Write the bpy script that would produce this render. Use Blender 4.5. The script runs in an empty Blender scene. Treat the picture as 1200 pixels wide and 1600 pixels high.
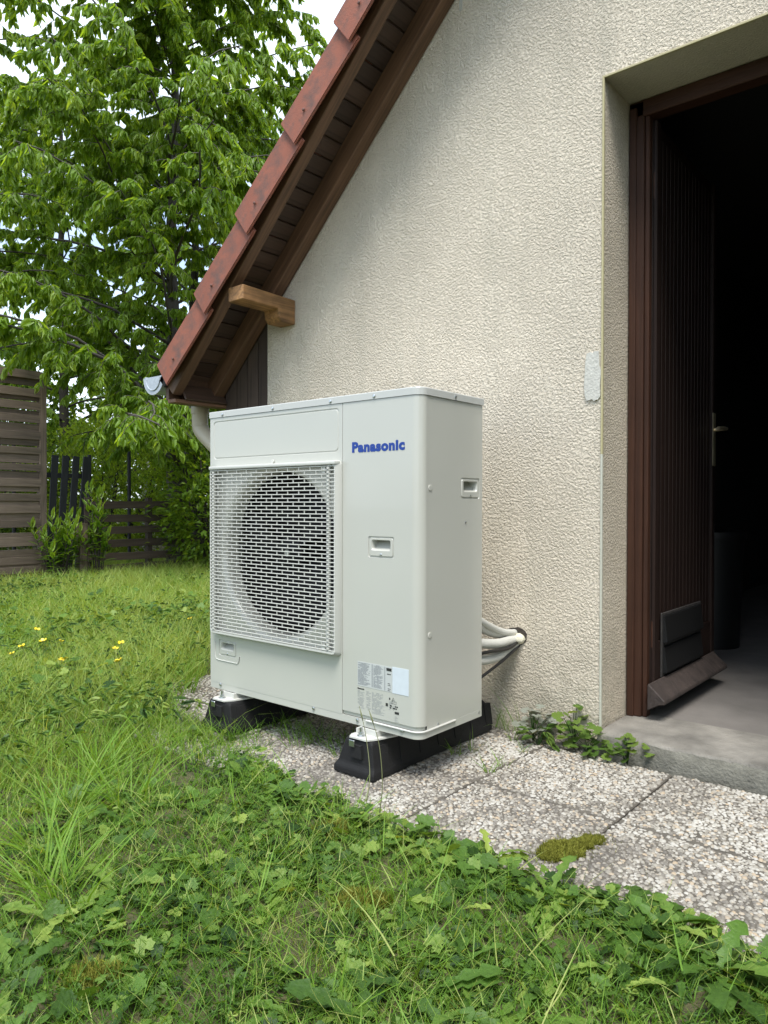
import bpy, bmesh, math, random
import numpy as np
from mathutils import Vector, Matrix
random.seed(7); rng = np.random.default_rng(7)
PI = math.pi; rad = math.radians
S = bpy.context.scene; COL = S.collection

# ------------------------------------------------------------------ camera, sky, sun, exposure
cam_d = bpy.data.cameras.new('camera'); cam = bpy.data.objects.new('camera', cam_d); COL.objects.link(cam)
CAM = Vector((1.244, -1.643, 0.797))
r_ = Vector((0.7666, 0.6421, 0.0018)); u_ = Vector((-0.0087, 0.0075, 0.99993)); f_ = r_.cross(u_) * -1
r_.normalize(); u_ = (u_ - r_ * u_.dot(r_)).normalized(); b_ = r_.cross(u_)
cam.matrix_world = Matrix(((r_.x, u_.x, b_.x, CAM.x), (r_.y, u_.y, b_.y, CAM.y), (r_.z, u_.z, b_.z, CAM.z), (0, 0, 0, 1)))
cam_d.sensor_fit = 'VERTICAL'; cam_d.sensor_height = 36; cam_d.lens = 1149.5 / 1600 * 36
cam_d.clip_start = 0.02; cam_d.clip_end = 500
S.camera = cam
FWD = -b_

SUN = Vector((.75, -1.0, 2.5)).normalized()
W = bpy.data.worlds.new('World'); S.world = W; W.use_nodes = True
wn = W.node_tree; wn.nodes.clear()
def N(t, typ, **k):
    n = t.nodes.new(typ)
    for a, v in k.items():
        if a.startswith('i_'):
            n.inputs[a[2:].replace('_', ' ')].default_value = v
        else: setattr(n, a, v)
    return n
wo = N(wn, 'ShaderNodeOutputWorld'); bg = N(wn, 'ShaderNodeBackground'); bg.inputs[1].default_value = 0.08
sky = N(wn, 'ShaderNodeTexSky', sky_type='NISHITA', sun_disc=False)
sky.sun_elevation = math.asin(SUN.z); sky.sun_rotation = math.atan2(SUN.x, SUN.y)
tc = N(wn, 'ShaderNodeTexCoord'); cn = N(wn, 'ShaderNodeTexNoise'); cn.inputs['Scale'].default_value = 2.2
cn.inputs['Detail'].default_value = 5; cn.inputs['Roughness'].default_value = .55
cr = N(wn, 'ShaderNodeValToRGB'); cr.color_ramp.elements[0].position = .42; cr.color_ramp.elements[1].position = .60
cr.color_ramp.elements[0].color = (.16, .16, .16, 1)
mx = N(wn, 'ShaderNodeMix', data_type='RGBA'); mx.inputs[7].default_value = (6.1, 6.9, 7.8, 1)
wn.links.new(tc.outputs['Generated'], cn.inputs['Vector']); wn.links.new(cn.outputs[0], cr.inputs[0])
wn.links.new(cr.outputs[0], mx.inputs[0]); wn.links.new(sky.outputs[0], mx.inputs[6])
wn.links.new(mx.outputs[2], bg.inputs[0]); wn.links.new(bg.outputs[0], wo.inputs[0])
sd = bpy.data.lights.new('sun', 'SUN'); sd.energy = 1.45; sd.angle = rad(24); sd.color = (1, .965, .91)
so = bpy.data.objects.new('sun', sd); COL.objects.link(so); so.rotation_euler = SUN.to_track_quat('Z', 'Y').to_euler(); so.location = (3, -3, 6)
S.view_settings.view_transform = 'Standard'; S.view_settings.look = 'None'; S.view_settings.gamma = 1
S.view_settings.use_curve_mapping = False
S.view_settings.exposure = 1.74

# ------------------------------------------------------------------ helpers
MATS = {}
def mat(name, col, rough=.6, metal=0, spec=.5, noise=None, bump=None, coat=0, rnd=0, grain=None):
    """noise=(scale, amount, detail) brightness mottling; bump=(scale, distance, detail); grain=(scale, amount) streaks along local X."""
    m = bpy.data.materials.new(name); m.use_nodes = True; t = m.node_tree; p = t.nodes['Principled BSDF']
    p.inputs['Roughness'].default_value = rough; p.inputs['Metallic'].default_value = metal
    p.inputs['Specular IOR Level'].default_value = spec; p.inputs['Coat Weight'].default_value = coat
    L = t.links
    c = N(t, 'ShaderNodeRGB'); c.outputs[0].default_value = (*col, 1); out = c.outputs[0]
    co = N(t, 'ShaderNodeTexCoord')
    def mult(out, fac, lo, hi):
        mr = N(t, 'ShaderNodeMapRange'); mr.inputs[3].default_value = lo; mr.inputs[4].default_value = hi; L.new(fac, mr.inputs[0])
        v = N(t, 'ShaderNodeVectorMath', operation='SCALE'); L.new(out, v.inputs[0]); L.new(mr.outputs[0], v.inputs[3]); return v.outputs[0]
    if noise:
        n = N(t, 'ShaderNodeTexNoise'); n.inputs['Scale'].default_value = noise[0]; n.inputs['Detail'].default_value = noise[2] if len(noise) > 2 else 4
        L.new(co.outputs['Object'], n.inputs['Vector']); out = mult(out, n.outputs[0], 1 - noise[1] * 2, 1 + noise[1] * 2)
    h = None
    if grain:
        mp = N(t, 'ShaderNodeMapping'); mp.inputs['Scale'].default_value = (grain[0] * .04, grain[0], grain[0])
        L.new(co.outputs['Object'], mp.inputs[0]); n = N(t, 'ShaderNodeTexNoise'); n.inputs['Scale'].default_value = 1; n.inputs['Detail'].default_value = 6
        n.inputs['Distortion'].default_value = .6
        L.new(mp.outputs[0], n.inputs['Vector']); out = mult(out, n.outputs[0], 1 - grain[1] * 2.2, 1 + grain[1] * 2.2); h = n.outputs[0]
        b = N(t, 'ShaderNodeBump'); b.inputs['Distance'].default_value = .002; b.inputs['Strength'].default_value = .6
        L.new(h, b.inputs['Height']); L.new(b.outputs[0], p.inputs['Normal'])
    if rnd:
        oi = N(t, 'ShaderNodeObjectInfo'); out = mult(out, oi.outputs['Random'], 1 - rnd, 1 + rnd)
    if bump:
        n = N(t, 'ShaderNodeTexNoise'); n.inputs['Scale'].default_value = bump[0]; n.inputs['Detail'].default_value = bump[2] if len(bump) > 2 else 4
        L.new(co.outputs['Object'], n.inputs['Vector']); b = N(t, 'ShaderNodeBump'); b.inputs['Distance'].default_value = bump[1]; b.inputs['Strength'].default_value = 1
        L.new(n.outputs[0], b.inputs['Height'])
        if grain: L.new([x for x in t.nodes if x.type == 'BUMP'][0].outputs[0], b.inputs['Normal'])
        L.new(b.outputs[0], p.inputs['Normal'])
    L.new(out, p.inputs['Base Color']); MATS[name] = m; return m

def leafmat(name, dark, mid, light, trans=.35, rough=.42, spec=.4):
    m = bpy.data.materials.new(name); m.use_nodes = True; t = m.node_tree; L = t.links; p = t.nodes['Principled BSDF']; o = t.nodes['Material Output']
    a = N(t, 'ShaderNodeAttribute'); a.attribute_name = 'tint'
    r = N(t, 'ShaderNodeValToRGB'); e = r.color_ramp.elements; e[0].color = (*dark, 1); e[1].color = (*light, 1)
    k = e.new(.5); k.color = (*mid, 1)
    co = N(t, 'ShaderNodeTexCoord'); nz = N(t, 'ShaderNodeTexNoise'); nz.inputs['Scale'].default_value = 130; nz.inputs['Detail'].default_value = 4; L.new(co.outputs['Object'], nz.inputs['Vector'])
    ma = N(t, 'ShaderNodeMath', operation='MULTIPLY_ADD'); ma.inputs[1].default_value = .36; ma.inputs[2].default_value = -.18; L.new(nz.outputs[0], ma.inputs[0])
    mb = N(t, 'ShaderNodeMath', operation='ADD'); L.new(ma.outputs[0], mb.inputs[0]); L.new(a.outputs['Fac'], mb.inputs[1])
    bp = N(t, 'ShaderNodeBump'); bp.inputs['Distance'].default_value = .0022; L.new(nz.outputs[0], bp.inputs['Height']); L.new(bp.outputs[0], p.inputs['Normal'])
    L.new(mb.outputs[0], r.inputs[0]); L.new(r.outputs[0], p.inputs['Base Color'])
    p.inputs['Roughness'].default_value = rough; p.inputs['Specular IOR Level'].default_value = spec
    tr = N(t, 'ShaderNodeBsdfTranslucent'); v = N(t, 'ShaderNodeVectorMath', operation='MULTIPLY'); v.inputs[1].default_value = (1.9, 1.55, .6)
    L.new(r.outputs[0], v.inputs[0]); L.new(v.outputs[0], tr.inputs[0])
    ms = N(t, 'ShaderNodeMixShader'); ms.inputs[0].default_value = trans
    L.new(p.outputs[0], ms.inputs[1]); L.new(tr.outputs[0], ms.inputs[2]); L.new(ms.outputs[0], o.inputs[0]); return m

def tag(o, label=None, cat=None, group=None, kind=None):
    if label: o['label'] = label
    if cat: o['category'] = cat
    if group: o['group'] = group
    if kind: o['kind'] = kind
    return o
def adopt(c, p):
    if p is not None:
        c.parent = p; c.matrix_parent_inverse = p.matrix_basis.inverted()
    return c
def root(name, loc, label, cat, group=None, rz=0):
    o = bpy.data.objects.new(name, None); COL.objects.link(o); o.location = loc; o.rotation_euler = (0, 0, rz); o.empty_display_size = .1
    o.matrix_basis = Matrix.Translation(loc) @ Matrix.Rotation(rz, 4, 'Z'); return tag(o, label, cat, group)
def link(name, me, m=None, parent=None, M=None, kind=None):
    o = bpy.data.objects.new(name, me); COL.objects.link(o)
    if m is not None and not me.materials: me.materials.append(m)
    if M is not None: o.matrix_basis = M
    if kind: o['kind'] = kind
    return adopt(o, parent)
def bmobj(name, bm, m, parent=None, M=None, smooth=False, kind=None):
    me = bpy.data.meshes.new(name); bmesh.ops.recalc_face_normals(bm, faces=bm.faces); bm.to_mesh(me); bm.free()
    if smooth:
        me.polygons.foreach_set('use_smooth', [True] * len(me.polygons))
        if smooth != 2: me.set_sharp_from_angle(angle=rad(40))
    return link(name, me, m, parent, M, kind)
def bx(bm, x0, x1, y0, y1, z0, z1, bev=0, seg=1):
    vs = [bm.verts.new((x, y, z)) for x in (x0, x1) for y in (y0, y1) for z in (z0, z1)]
    fs = [bm.faces.new([vs[i] for i in f]) for f in ((0, 1, 3, 2), (4, 6, 7, 5), (0, 4, 5, 1), (2, 3, 7, 6), (0, 2, 6, 4), (1, 5, 7, 3))]
    if bev:
        bmesh.ops.recalc_face_normals(bm, faces=fs)
        es = list({e for f in fs for e in f.edges}); bmesh.ops.bevel(bm, geom=es, offset=bev, segments=seg, profile=.5, affect='EDGES')
def box(name, x0, x1, y0, y1, z0, z1, m, parent=None, bev=.002, seg=1, M=None, kind=None):
    bm = bmesh.new(); bx(bm, x0, x1, y0, y1, z0, z1, bev, seg); return bmobj(name, bm, m, parent, M, smooth=seg > 1, kind=kind)
def prism(bm, pts, axis, a, b):
    """extrude 2D polygon pts along axis (0 x, 1 y, 2 z) from a to b; 2D coords are the other two axes in order."""
    def mkv(p, t):
        q = list(p); q.insert(axis, t); return bm.verts.new(q)
    A = [mkv(p, a) for p in pts]; B = [mkv(p, b) for p in pts]
    bm.faces.new(A); bm.faces.new(B[::-1]); n = len(pts)
    for i in range(n): bm.faces.new((A[i], B[i], B[(i + 1) % n], A[(i + 1) % n]))
def tube(bm, pts, r, seg=8, cap=True):
    pts = [Vector(p) for p in pts]; rs = r if isinstance(r, (list, tuple)) else [r] * len(pts); rings = []
    up = Vector((0, 0, 1))
    for i, p in enumerate(pts):
        d = (pts[min(i + 1, len(pts) - 1)] - pts[max(i - 1, 0)]).normalized()
        a = d.cross(up if abs(d.z) < .95 else Vector((1, 0, 0))).normalized(); b = d.cross(a)
        rings.append([bm.verts.new(p + (a * math.cos(2 * PI * k / seg) + b * math.sin(2 * PI * k / seg)) * rs[i]) for k in range(seg)])
    for A, B in zip(rings, rings[1:]):
        for k in range(seg): bm.faces.new((A[k], A[(k + 1) % seg], B[(k + 1) % seg], B[k]))
    if cap: bm.faces.new(rings[0]); bm.faces.new(rings[-1][::-1])
def spline(pts, n=6):
    P = [Vector(p) for p in pts]; P = [P[0] * 2 - P[1]] + P + [P[-1] * 2 - P[-2]]; out = []
    for i in range(1, len(P) - 2):
        for k in range(n):
            t = k / n; a, b, c, d = P[i - 1:i + 3]
            out.append(.5 * ((2 * b) + (c - a) * t + (2 * a - 5 * b + 4 * c - d) * t * t + (3 * b - a - 3 * c + d) * t ** 3))
    return out + [P[-2]]
def nmesh(name, V, F, tint=None, smooth=True):
    me = bpy.data.meshes.new(name); V = np.asarray(V, np.float32); F = np.asarray(F, np.int32); k = F.shape[1]
    me.vertices.add(len(V)); me.vertices.foreach_set('co', V.ravel()); me.loops.add(F.size); me.loops.foreach_set('vertex_index', F.ravel())
    me.polygons.add(len(F)); me.polygons.foreach_set('loop_start', np.arange(0, F.size, k, dtype=np.int32))
    if smooth: me.polygons.foreach_set('use_smooth', np.ones(len(F), bool))
    if tint is not None:
        a = me.attributes.new('tint', 'FLOAT', 'POINT'); a.data.foreach_set('value', np.asarray(tint, np.float32))
    me.update(calc_edges=True); return me
def inst(PV, PF, R, loc, tint):
    """copies of a small proto mesh: R (N,3,3) with scale, loc (N,3), tint (N)"""
    n = len(loc); V = np.einsum('nij,vj->nvi', R, PV) + loc[:, None, :]
    F = PF[None] + (np.arange(n) * len(PV))[:, None, None]
    return V.reshape(-1, 3), F.reshape(-1, PF.shape[1]), np.repeat(tint, len(PV))
def join(parts):
    Vs, Fs, Ts, o = [], [], [], 0
    for V, F, T in parts: Vs.append(V); Fs.append(F + o); Ts.append(T); o += len(V)
    return np.concatenate(Vs), np.concatenate(Fs), np.concatenate(Ts)
def frames(d, nrm):
    """columns: side, d (local Y), normal (local Z)"""
    d = d / np.linalg.norm(d, axis=1, keepdims=True); s = np.cross(d, nrm); s /= np.linalg.norm(s, axis=1, keepdims=True) + 1e-9
    n = np.cross(s, d); return np.stack([s, d, n], axis=2)
def depth_of(P): return (P - np.array(CAM)) @ np.array(FWD)
def screen(P):
    q = P - np.array(CAM); z = q @ np.array(FWD); return 600 + 1149.5 * (q @ np.array(r_)) / z, 800 - 1149.5 * (q @ np.array(u_)) / z, z

# value noise in numpy (for terrain and distribution)
def vnoise(x, y, seed=0):
    xi = np.floor(x).astype(np.int64); yi = np.floor(y).astype(np.int64); fx = x - xi; fy = y - yi
    fx = fx * fx * (3 - 2 * fx); fy = fy * fy * (3 - 2 * fy)
    def h(a, b):
        n = (a * 374761393 + b * 668265263 + seed * 974634777) & 0x7fffffff; n = ((n ^ (n >> 13)) * 1274126177) & 0x7fffffff
        return ((n ^ (n >> 16)) & 0xffff) / 65535.
    return (h(xi, yi) * (1 - fx) + h(xi + 1, yi) * fx) * (1 - fy) + (h(xi, yi + 1) * (1 - fx) + h(xi + 1, yi + 1) * fx) * fy

# ------------------------------------------------------------------ materials
M_white = mat('white_enamel', (.455, .455, .41), .2, noise=(3, .012), bump=(2.0, .006, 1), coat=.45)
M_whitegr = mat('white_plastic', (.52, .52, .48), .35)
M_lid = mat('white_lid', (.47, .475, .45), .22, bump=(2.5, .002, 1))
M_blackpl = mat('black_plastic', (.006, .006, .006), .5)
M_fan = mat('matt_black_fan', (.006, .006, .007), .6, spec=.2)
M_rubber = mat('black_rubber', (.005, .005, .0055), .8, bump=(300, .0012), noise=(60, .25))
M_zinc = mat('zinc', (.42, .46, .5), .5, metal=.35, noise=(60, .12), bump=(160, .0006))
M_steel = mat('steel', (.55, .57, .58), .3, metal=1)
M_brown = mat('brown_stained_wood', (.075, .036, .019), .5, grain=(60, .3), noise=(5, .1), rnd=.12)
M_brown2 = mat('brown_rafter_wood', (.13, .068, .036), .6, grain=(70, .42), noise=(6, .15), rnd=.1)
M_soffit = mat('soffit_wood', (.062, .036, .024), .5, grain=(60, .35), rnd=.38)
M_greywood = mat('weathered_dark_wood', (.05, .034, .026), .8, grain=(70, .38), noise=(9, .2), rnd=.2)
M_beige = mat('beige_pvc', (.44, .385, .285), .4)
M_ins = mat('pipe_insulation', (.52, .52, .48), .6, bump=(90, .001))
M_blk = mat('black_cable', (.01, .01, .01), .5)
M_concrete = mat('concrete', (.15, .138, .125), .85, noise=(7, .2, 8), bump=(140, .002, 6))
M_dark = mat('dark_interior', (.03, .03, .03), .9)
M_blue = mat('blue_print', (.0, .034, .25), .35)
M_ink = mat('grey_print', (.22, .23, .24), .5)
M_inkb = mat('black_print', (.02, .02, .02), .5)
M_stick = mat('pale_sticker', (.55, .6, .64), .35, noise=(60, .03))
M_slabm = mat('slab_mortar', (.105, .094, .077), .9, noise=(14, .3, 6), bump=(200, .002))
M_fence = mat('weathered_fence_wood', (.125, .095, .07), .85, grain=(75, .42), noise=(3, .38, 7), rnd=.34)
M_fence_dk = mat('dark_fence_wood', (.07, .052, .04), .85, grain=(60, .3), rnd=.2)
M_gate = mat('black_gate', (.012, .014, .018), .6)
M_bark = mat('cherry_bark', (.08, .07, .062), .85, noise=(14, .25, 6), bump=(40, .01))
M_barkd = mat('dark_bark', (.045, .038, .03), .9, noise=(14, .25, 6), bump=(40, .01))
M_cherry = leafmat('cherry_leaf', (.08, .17, .016), (.21, .36, .038), (.42, .55, .13), .58, .36, .6)
M_back = leafmat('hedge_leaf', (.06, .13, .014), (.16, .29, .035), (.36, .52, .07), .55)
M_grass = leafmat('grass_blade', (.055, .135, .015), (.165, .315, .037), (.40, .45, .15), .42, .5, .3)
M_weed = leafmat('weed_leaf', (.022, .058, .010), (.095, .190, .030), (.29, .38, .08), .33, .5, .35)
M_laurel = leafmat('laurel_leaf', (.05, .13, .012), (.17, .33, .03), (.34, .50, .08), .4, .3, .6)
M_moss = leafmat('moss', (.075, .085, .012), (.18, .185, .03), (.30, .31, .07), .08, .9, .1)
M_petal = mat('yellow_petal', (.8, .6, .02), .4)

def tile_mat():
    m = mat('clay_tile', (.25, .083, .05), .75, noise=(9, .16, 6), bump=(220, .0012, 5), rnd=.1); t = m.node_tree; L = t.links; p = t.nodes['Principled BSDF']
    src = p.inputs['Base Color'].links[0].from_socket
    co = [n for n in t.nodes if n.type == 'TEX_COORD'][0]; n = N(t, 'ShaderNodeTexNoise'); n.inputs['Scale'].default_value = 11; n.inputs['Detail'].default_value = 7; n.inputs['Roughness'].default_value = .7
    L.new(co.outputs['Object'], n.inputs['Vector']); r = N(t, 'ShaderNodeValToRGB'); r.color_ramp.elements[0].position = .46; r.color_ramp.elements[1].position = .68
    x = N(t, 'ShaderNodeMix', data_type='RGBA'); x.inputs[7].default_value = (.085, .06, .052, 1); L.new(n.outputs[0], r.inputs[0])
    sc = N(t, 'ShaderNodeMath', operation='MULTIPLY'); sc.inputs[1].default_value = .85; L.new(r.outputs[0], sc.inputs[0]); L.new(sc.outputs[0], x.inputs[0])
    L.new(src, x.inputs[6]); L.new(x.outputs[2], p.inputs['Base Color']); return m
M_tile = tile_mat()

def stucco(name, col, scale=1., dist=.0054, grime=True):
    m = bpy.data.materials.new(name); m.use_nodes = True; t = m.node_tree; L = t.links; p = t.nodes['Principled BSDF']
    p.inputs['Roughness'].default_value = .9; p.inputs['Specular IOR Level'].default_value = .2
    co = N(t, 'ShaderNodeTexCoord')
    n1 = N(t, 'ShaderNodeTexNoise'); n1.inputs['Scale'].default_value = 118 * scale; n1.inputs['Detail'].default_value = 5; n1.inputs['Roughness'].default_value = .58; n1.inputs['Distortion'].default_value = .25
    L.new(co.outputs['Object'], n1.inputs['Vector'])
    nl = N(t, 'ShaderNodeTexNoise'); nl.inputs['Scale'].default_value = 4.5; nl.inputs['Detail'].default_value = 3; L.new(co.outputs['Object'], nl.inputs['Vector'])
    of = N(t, 'ShaderNodeMapRange'); of.inputs[1].default_value = .3; of.inputs[2].default_value = .7; of.inputs[3].default_value = -.035; of.inputs[4].default_value = .055; L.new(nl.outputs[0], of.inputs[0])
    sm = N(t, 'ShaderNodeMath', operation='ADD'); L.new(n1.outputs[0], sm.inputs[0]); L.new(of.outputs[0], sm.inputs[1])
    r1 = N(t, 'ShaderNodeValToRGB'); r1.color_ramp.elements[0].position = .27; r1.color_ramp.elements[1].position = .66; r1.color_ramp.interpolation = 'EASE'; L.new(sm.outputs[0], r1.inputs[0])
    n2 = N(t, 'ShaderNodeTexNoise'); n2.inputs['Scale'].default_value = 330 * scale; n2.inputs['Detail'].default_value = 3; L.new(co.outputs['Object'], n2.inputs['Vector'])
    ad = N(t, 'ShaderNodeMath', operation='MULTIPLY_ADD'); ad.inputs[1].default_value = .16; L.new(n2.outputs[0], ad.inputs[0]); L.new(r1.outputs[0], ad.inputs[2])
    b = N(t, 'ShaderNodeBump'); b.inputs['Strength'].default_value = 1; b.inputs['Distance'].default_value = dist; L.new(ad.outputs[0], b.inputs['Height']); L.new(b.outputs[0], p.inputs['Normal'])
    n3 = N(t, 'ShaderNodeTexNoise'); n3.inputs['Scale'].default_value = 1.6; n3.inputs['Detail'].default_value = 6; L.new(co.outputs['Object'], n3.inputs['Vector'])
    mr = N(t, 'ShaderNodeMapRange'); mr.inputs[1].default_value = .3; mr.inputs[2].default_value = .7; mr.inputs[3].default_value = .9; mr.inputs[4].default_value = 1.07; L.new(n3.outputs[0], mr.inputs[0])
    # pits of the render toned darker, painting in shade the bump cannot cast
    mp = N(t, 'ShaderNodeMapRange'); mp.inputs[3].default_value = .93; mp.inputs[4].default_value = 1.02; L.new(r1.outputs[0], mp.inputs[0])
    mm = N(t, 'ShaderNodeMath', operation='MULTIPLY'); L.new(mr.outputs[0], mm.inputs[0]); L.new(mp.outputs[0], mm.inputs[1])
    c = N(t, 'ShaderNodeRGB'); c.outputs[0].default_value = (*col, 1)
    v = N(t, 'ShaderNodeVectorMath', operation='SCALE'); L.new(c.outputs[0], v.inputs[0]); L.new(mm.outputs[0], v.inputs[3]); out = v.outputs[0]
    # faint rain streaks and grey-green patches
    ms_ = N(t, 'ShaderNodeMapping'); ms_.inputs['Scale'].default_value = (9, 9, .7); L.new(co.outputs['Object'], ms_.inputs[0])
    ns = N(t, 'ShaderNodeTexNoise'); ns.inputs['Scale'].default_value = 1; ns.inputs['Detail'].default_value = 7; ns.inputs['Roughness'].default_value = .65; L.new(ms_.outputs[0], ns.inputs['Vector'])
    rs = N(t, 'ShaderNodeMapRange'); rs.inputs[1].default_value = .5; rs.inputs[2].default_value = .78; rs.inputs[3].default_value = 0; rs.inputs[4].default_value = .42; L.new(ns.outputs[0], rs.inputs[0])
    xs_ = N(t, 'ShaderNodeMix', data_type='RGBA'); xs_.inputs[7].default_value = (col[0] * .66, col[1] * .70, col[2] * .70, 1); L.new(rs.outputs[0], xs_.inputs[0]); L.new(out, xs_.inputs[6]); out = xs_.outputs[2]
    if grime:   # splashed dirt near the ground
        sx = N(t, 'ShaderNodeSeparateXYZ'); L.new(co.outputs['Object'], sx.inputs[0])
        g = N(t, 'ShaderNodeMapRange'); g.inputs[1].default_value = .42; g.inputs[2].default_value = 0; g.inputs[3].default_value = 0; g.inputs[4].default_value = 1; L.new(sx.outputs[2], g.inputs[0])
        n4 = N(t, 'ShaderNodeTexNoise'); n4.inputs['Scale'].default_value = 7; n4.inputs['Detail'].default_value = 8; n4.inputs['Roughness'].default_value = .7; L.new(co.outputs['Object'], n4.inputs['Vector'])
        r4 = N(t, 'ShaderNodeValToRGB'); r4.color_ramp.elements[0].position = .38; r4.color_ramp.elements[1].position = .72; L.new(n4.outputs[0], r4.inputs[0])
        k = N(t, 'ShaderNodeMath', operation='MULTIPLY'); L.new(g.outputs[0], k.inputs[0]); L.new(r4.outputs[0], k.inputs[1])
        x = N(t, 'ShaderNodeMix', data_type='RGBA'); x.inputs[7].default_value = (.24, .23, .17, 1); L.new(k.outputs[0], x.inputs[0]); L.new(out, x.inputs[6]); out = x.outputs[2]
    L.new(out, p.inputs['Base Color']); return m
M_stucco = stucco('cream_stucco', (.715, .64, .52))
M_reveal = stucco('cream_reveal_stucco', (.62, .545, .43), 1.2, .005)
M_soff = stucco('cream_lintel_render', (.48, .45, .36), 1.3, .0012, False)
M_bead = mat('corner_bead', (.42, .375, .21), .5); M_bead2 = mat('corner_bead_pale', (.5, .5, .42), .5)
M_patch = mat('grey_filler', (.50, .49, .44), .8, noise=(60, .1), bump=(110, .003))

def pebble_mat():
    m = bpy.data.materials.new('pebble'); m.use_nodes = True; t = m.node_tree; L = t.links; p = t.nodes['Principled BSDF']
    a = N(t, 'ShaderNodeAttribute'); a.attribute_name = 'tint'; r = N(t, 'ShaderNodeValToRGB'); e = r.color_ramp.elements
    e[0].color = (.10, .09, .078, 1); e[1].color = (.45, .435, .395, 1); k = e.new(.3); k.color = (.19, .173, .148, 1); k = e.new(.55); k.color = (.29, .27, .23, 1); k = e.new(.60); k.color = (.37, .29, .20, 1); k = e.new(.64); k.color = (.34, .32, .28, 1)
    L.new(a.outputs['Fac'], r.inputs[0]); L.new(r.outputs[0], p.inputs['Base Color']); p.inputs['Roughness'].default_value = .75; return m
M_peb = pebble_mat()
M_soil = mat('soil_and_thatch', (.085, .08, .035), .95, noise=(30, .35, 8), bump=(60, .02, 6))

# ------------------------------------------------------------------ ground
def edge_y(x):   # the lawn's edge along the paving
    x = np.asarray(x, float)
    e = np.interp(x, [-1.75, -1.62, -1.45, -1.2, -.9, -.5, -.3, .1, .5, .9, 6], [9, .55, .22, .0, -.05, -.14, -.235, -.25, -.262, -.245, -.24])
    return e + .05 * (vnoise(x * 9, x * 0 + 3.3, 4) - .5) + .03 * (vnoise(x * 31, x * 0, 9) - .5)
def gh(x, y):
    return .022 * (vnoise(x * 2.2, y * 2.2, 1) - .5) + .012 * (vnoise(x * 7, y * 7, 2) - .5) + np.clip((x + 1.6) * -.01, 0, .05)
gx = np.unique(np.concatenate([np.linspace(-80, -9, 14), np.linspace(-9, 2.5, 190), np.linspace(2.5, 80, 14)]))
gy = np.unique(np.concatenate([np.linspace(-80, -3, 14), np.linspace(-3, 6, 150), np.linspace(6, 90, 16)]))
GX, GY = np.meshgrid(gx, gy, indexing='ij'); Z = gh(GX, GY)
slab_zone = (GX > -1.75) & (GY > -.30)
Z[slab_zone] = -.045
nx, ny = len(gx), len(gy); idx = np.arange(nx * ny).reshape(nx, ny)
Fq = np.stack([idx[:-1, :-1], idx[1:, :-1], idx[1:, 1:], idx[:-1, 1:]], -1).reshape(-1, 4)
link('ground', nmesh('ground', np.stack([GX, GY, Z], -1).reshape(-1, 3), Fq), M_soil, kind='structure')

# paving slabs with exposed pebbles
paving = bpy.data.objects.new('paving', None); COL.objects.link(paving); paving['kind'] = 'structure'
def dome():
    V = [(0, 0, 1)]; F = []
    for j, (r, z) in enumerate(((.62, .78), (1, .05))):
        for k in range(5):
            a = 2 * PI * (k + j * .5) / 5; V.append((r * math.cos(a), r * math.sin(a), z))
    for k in range(5): F.append((0, 1 + k, 1 + (k + 1) % 5))
    for k in range(5):
        a, b = 1 + k, 1 + (k + 1) % 5; c, d = 6 + k, 6 + (k + 1) % 5; F += [(a, c, b), (b, c, d)]
    return np.array(V), np.array(F)
DV, DF = dome()
def pebbles(x0, x1, y0, y1, z, dens, wear):
    A = (x1 - x0) * (y1 - y0); n = int(A * dens); g = max(1, int(math.sqrt(n)))
    xs = x0 + (x1 - x0) * (np.repeat(np.arange(g), g) + rng.uniform(-.15, 1.15, g * g)) / g
    ys = y0 + (y1 - y0) * (np.tile(np.arange(g), g) + rng.uniform(-.15, 1.15, g * g)) / g
    k = (xs > x0 + .004) & (xs < x1 - .004) & (ys > y0 + .004) & (ys < y1 - .004); xs, ys = xs[k], ys[k]; n = len(xs)
    s = rng.uniform(.0032, .0082, n); asp = rng.uniform(.6, 1, n); a = rng.uniform(0, 2 * PI, n); h = rng.uniform(.4, .8, n) * s
    R = np.zeros((n, 3, 3)); R[:, 0, 0] = np.cos(a) * s; R[:, 1, 0] = np.sin(a) * s; R[:, 0, 1] = -np.sin(a) * s * asp; R[:, 1, 1] = np.cos(a) * s * asp; R[:, 2, 2] = h
    blot = vnoise(xs * 7, ys * 7, 5) * .6 + vnoise(xs * 19, ys * 19, 6) * .4
    t = np.clip(rng.beta(2.2, 1.5, n) * .85 + .75 * (blot - .5) + wear + .05, 0, 1)
    return inst(DV, DF, R, np.stack([xs, ys, np.full(n, z)], 1), t)
ys_rows = [(-.27, .15), (.15, .57)]
nslab = 0
for i in range(-4, 7):
    for (ya, yb) in ys_rows:
        x0 = .09 + .42 * i; x1 = x0 + .42; dz = random.uniform(-.003, .003)
        tl = Matrix.Rotation(random.uniform(-.004, .004), 4, 'Z')
        sl = box('paving_slab', x0 + .003, x1 - .003, ya + .003, yb - .003, -.045, -.004 + dz, M_slabm, paving, bev=.003)
        if x0 < 1.4:
            near = -.8 < x0 < .8
            V, F, T = pebbles(x0 + .003, x1 - .003, ya + .003, yb - .003, -.005 + dz, 16000 if near else (8000 if x0 < 0 else 4500), .03 if yb > .3 else -.04)
            link('pebbles', nmesh('pebbles', V, F, T), M_peb, sl, kind='stuff')
V, F, T = pebbles(-1.3, .24, .575, .66, -.012, 9000, -.1)
st = box('gravel_strip', -1.75, .25,   .573, .68, -.05, -.012, M_slabm, paving, bev=0)
link('pebbles', nmesh('pebbles', V, F, T), M_peb, st, kind='stuff')

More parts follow.
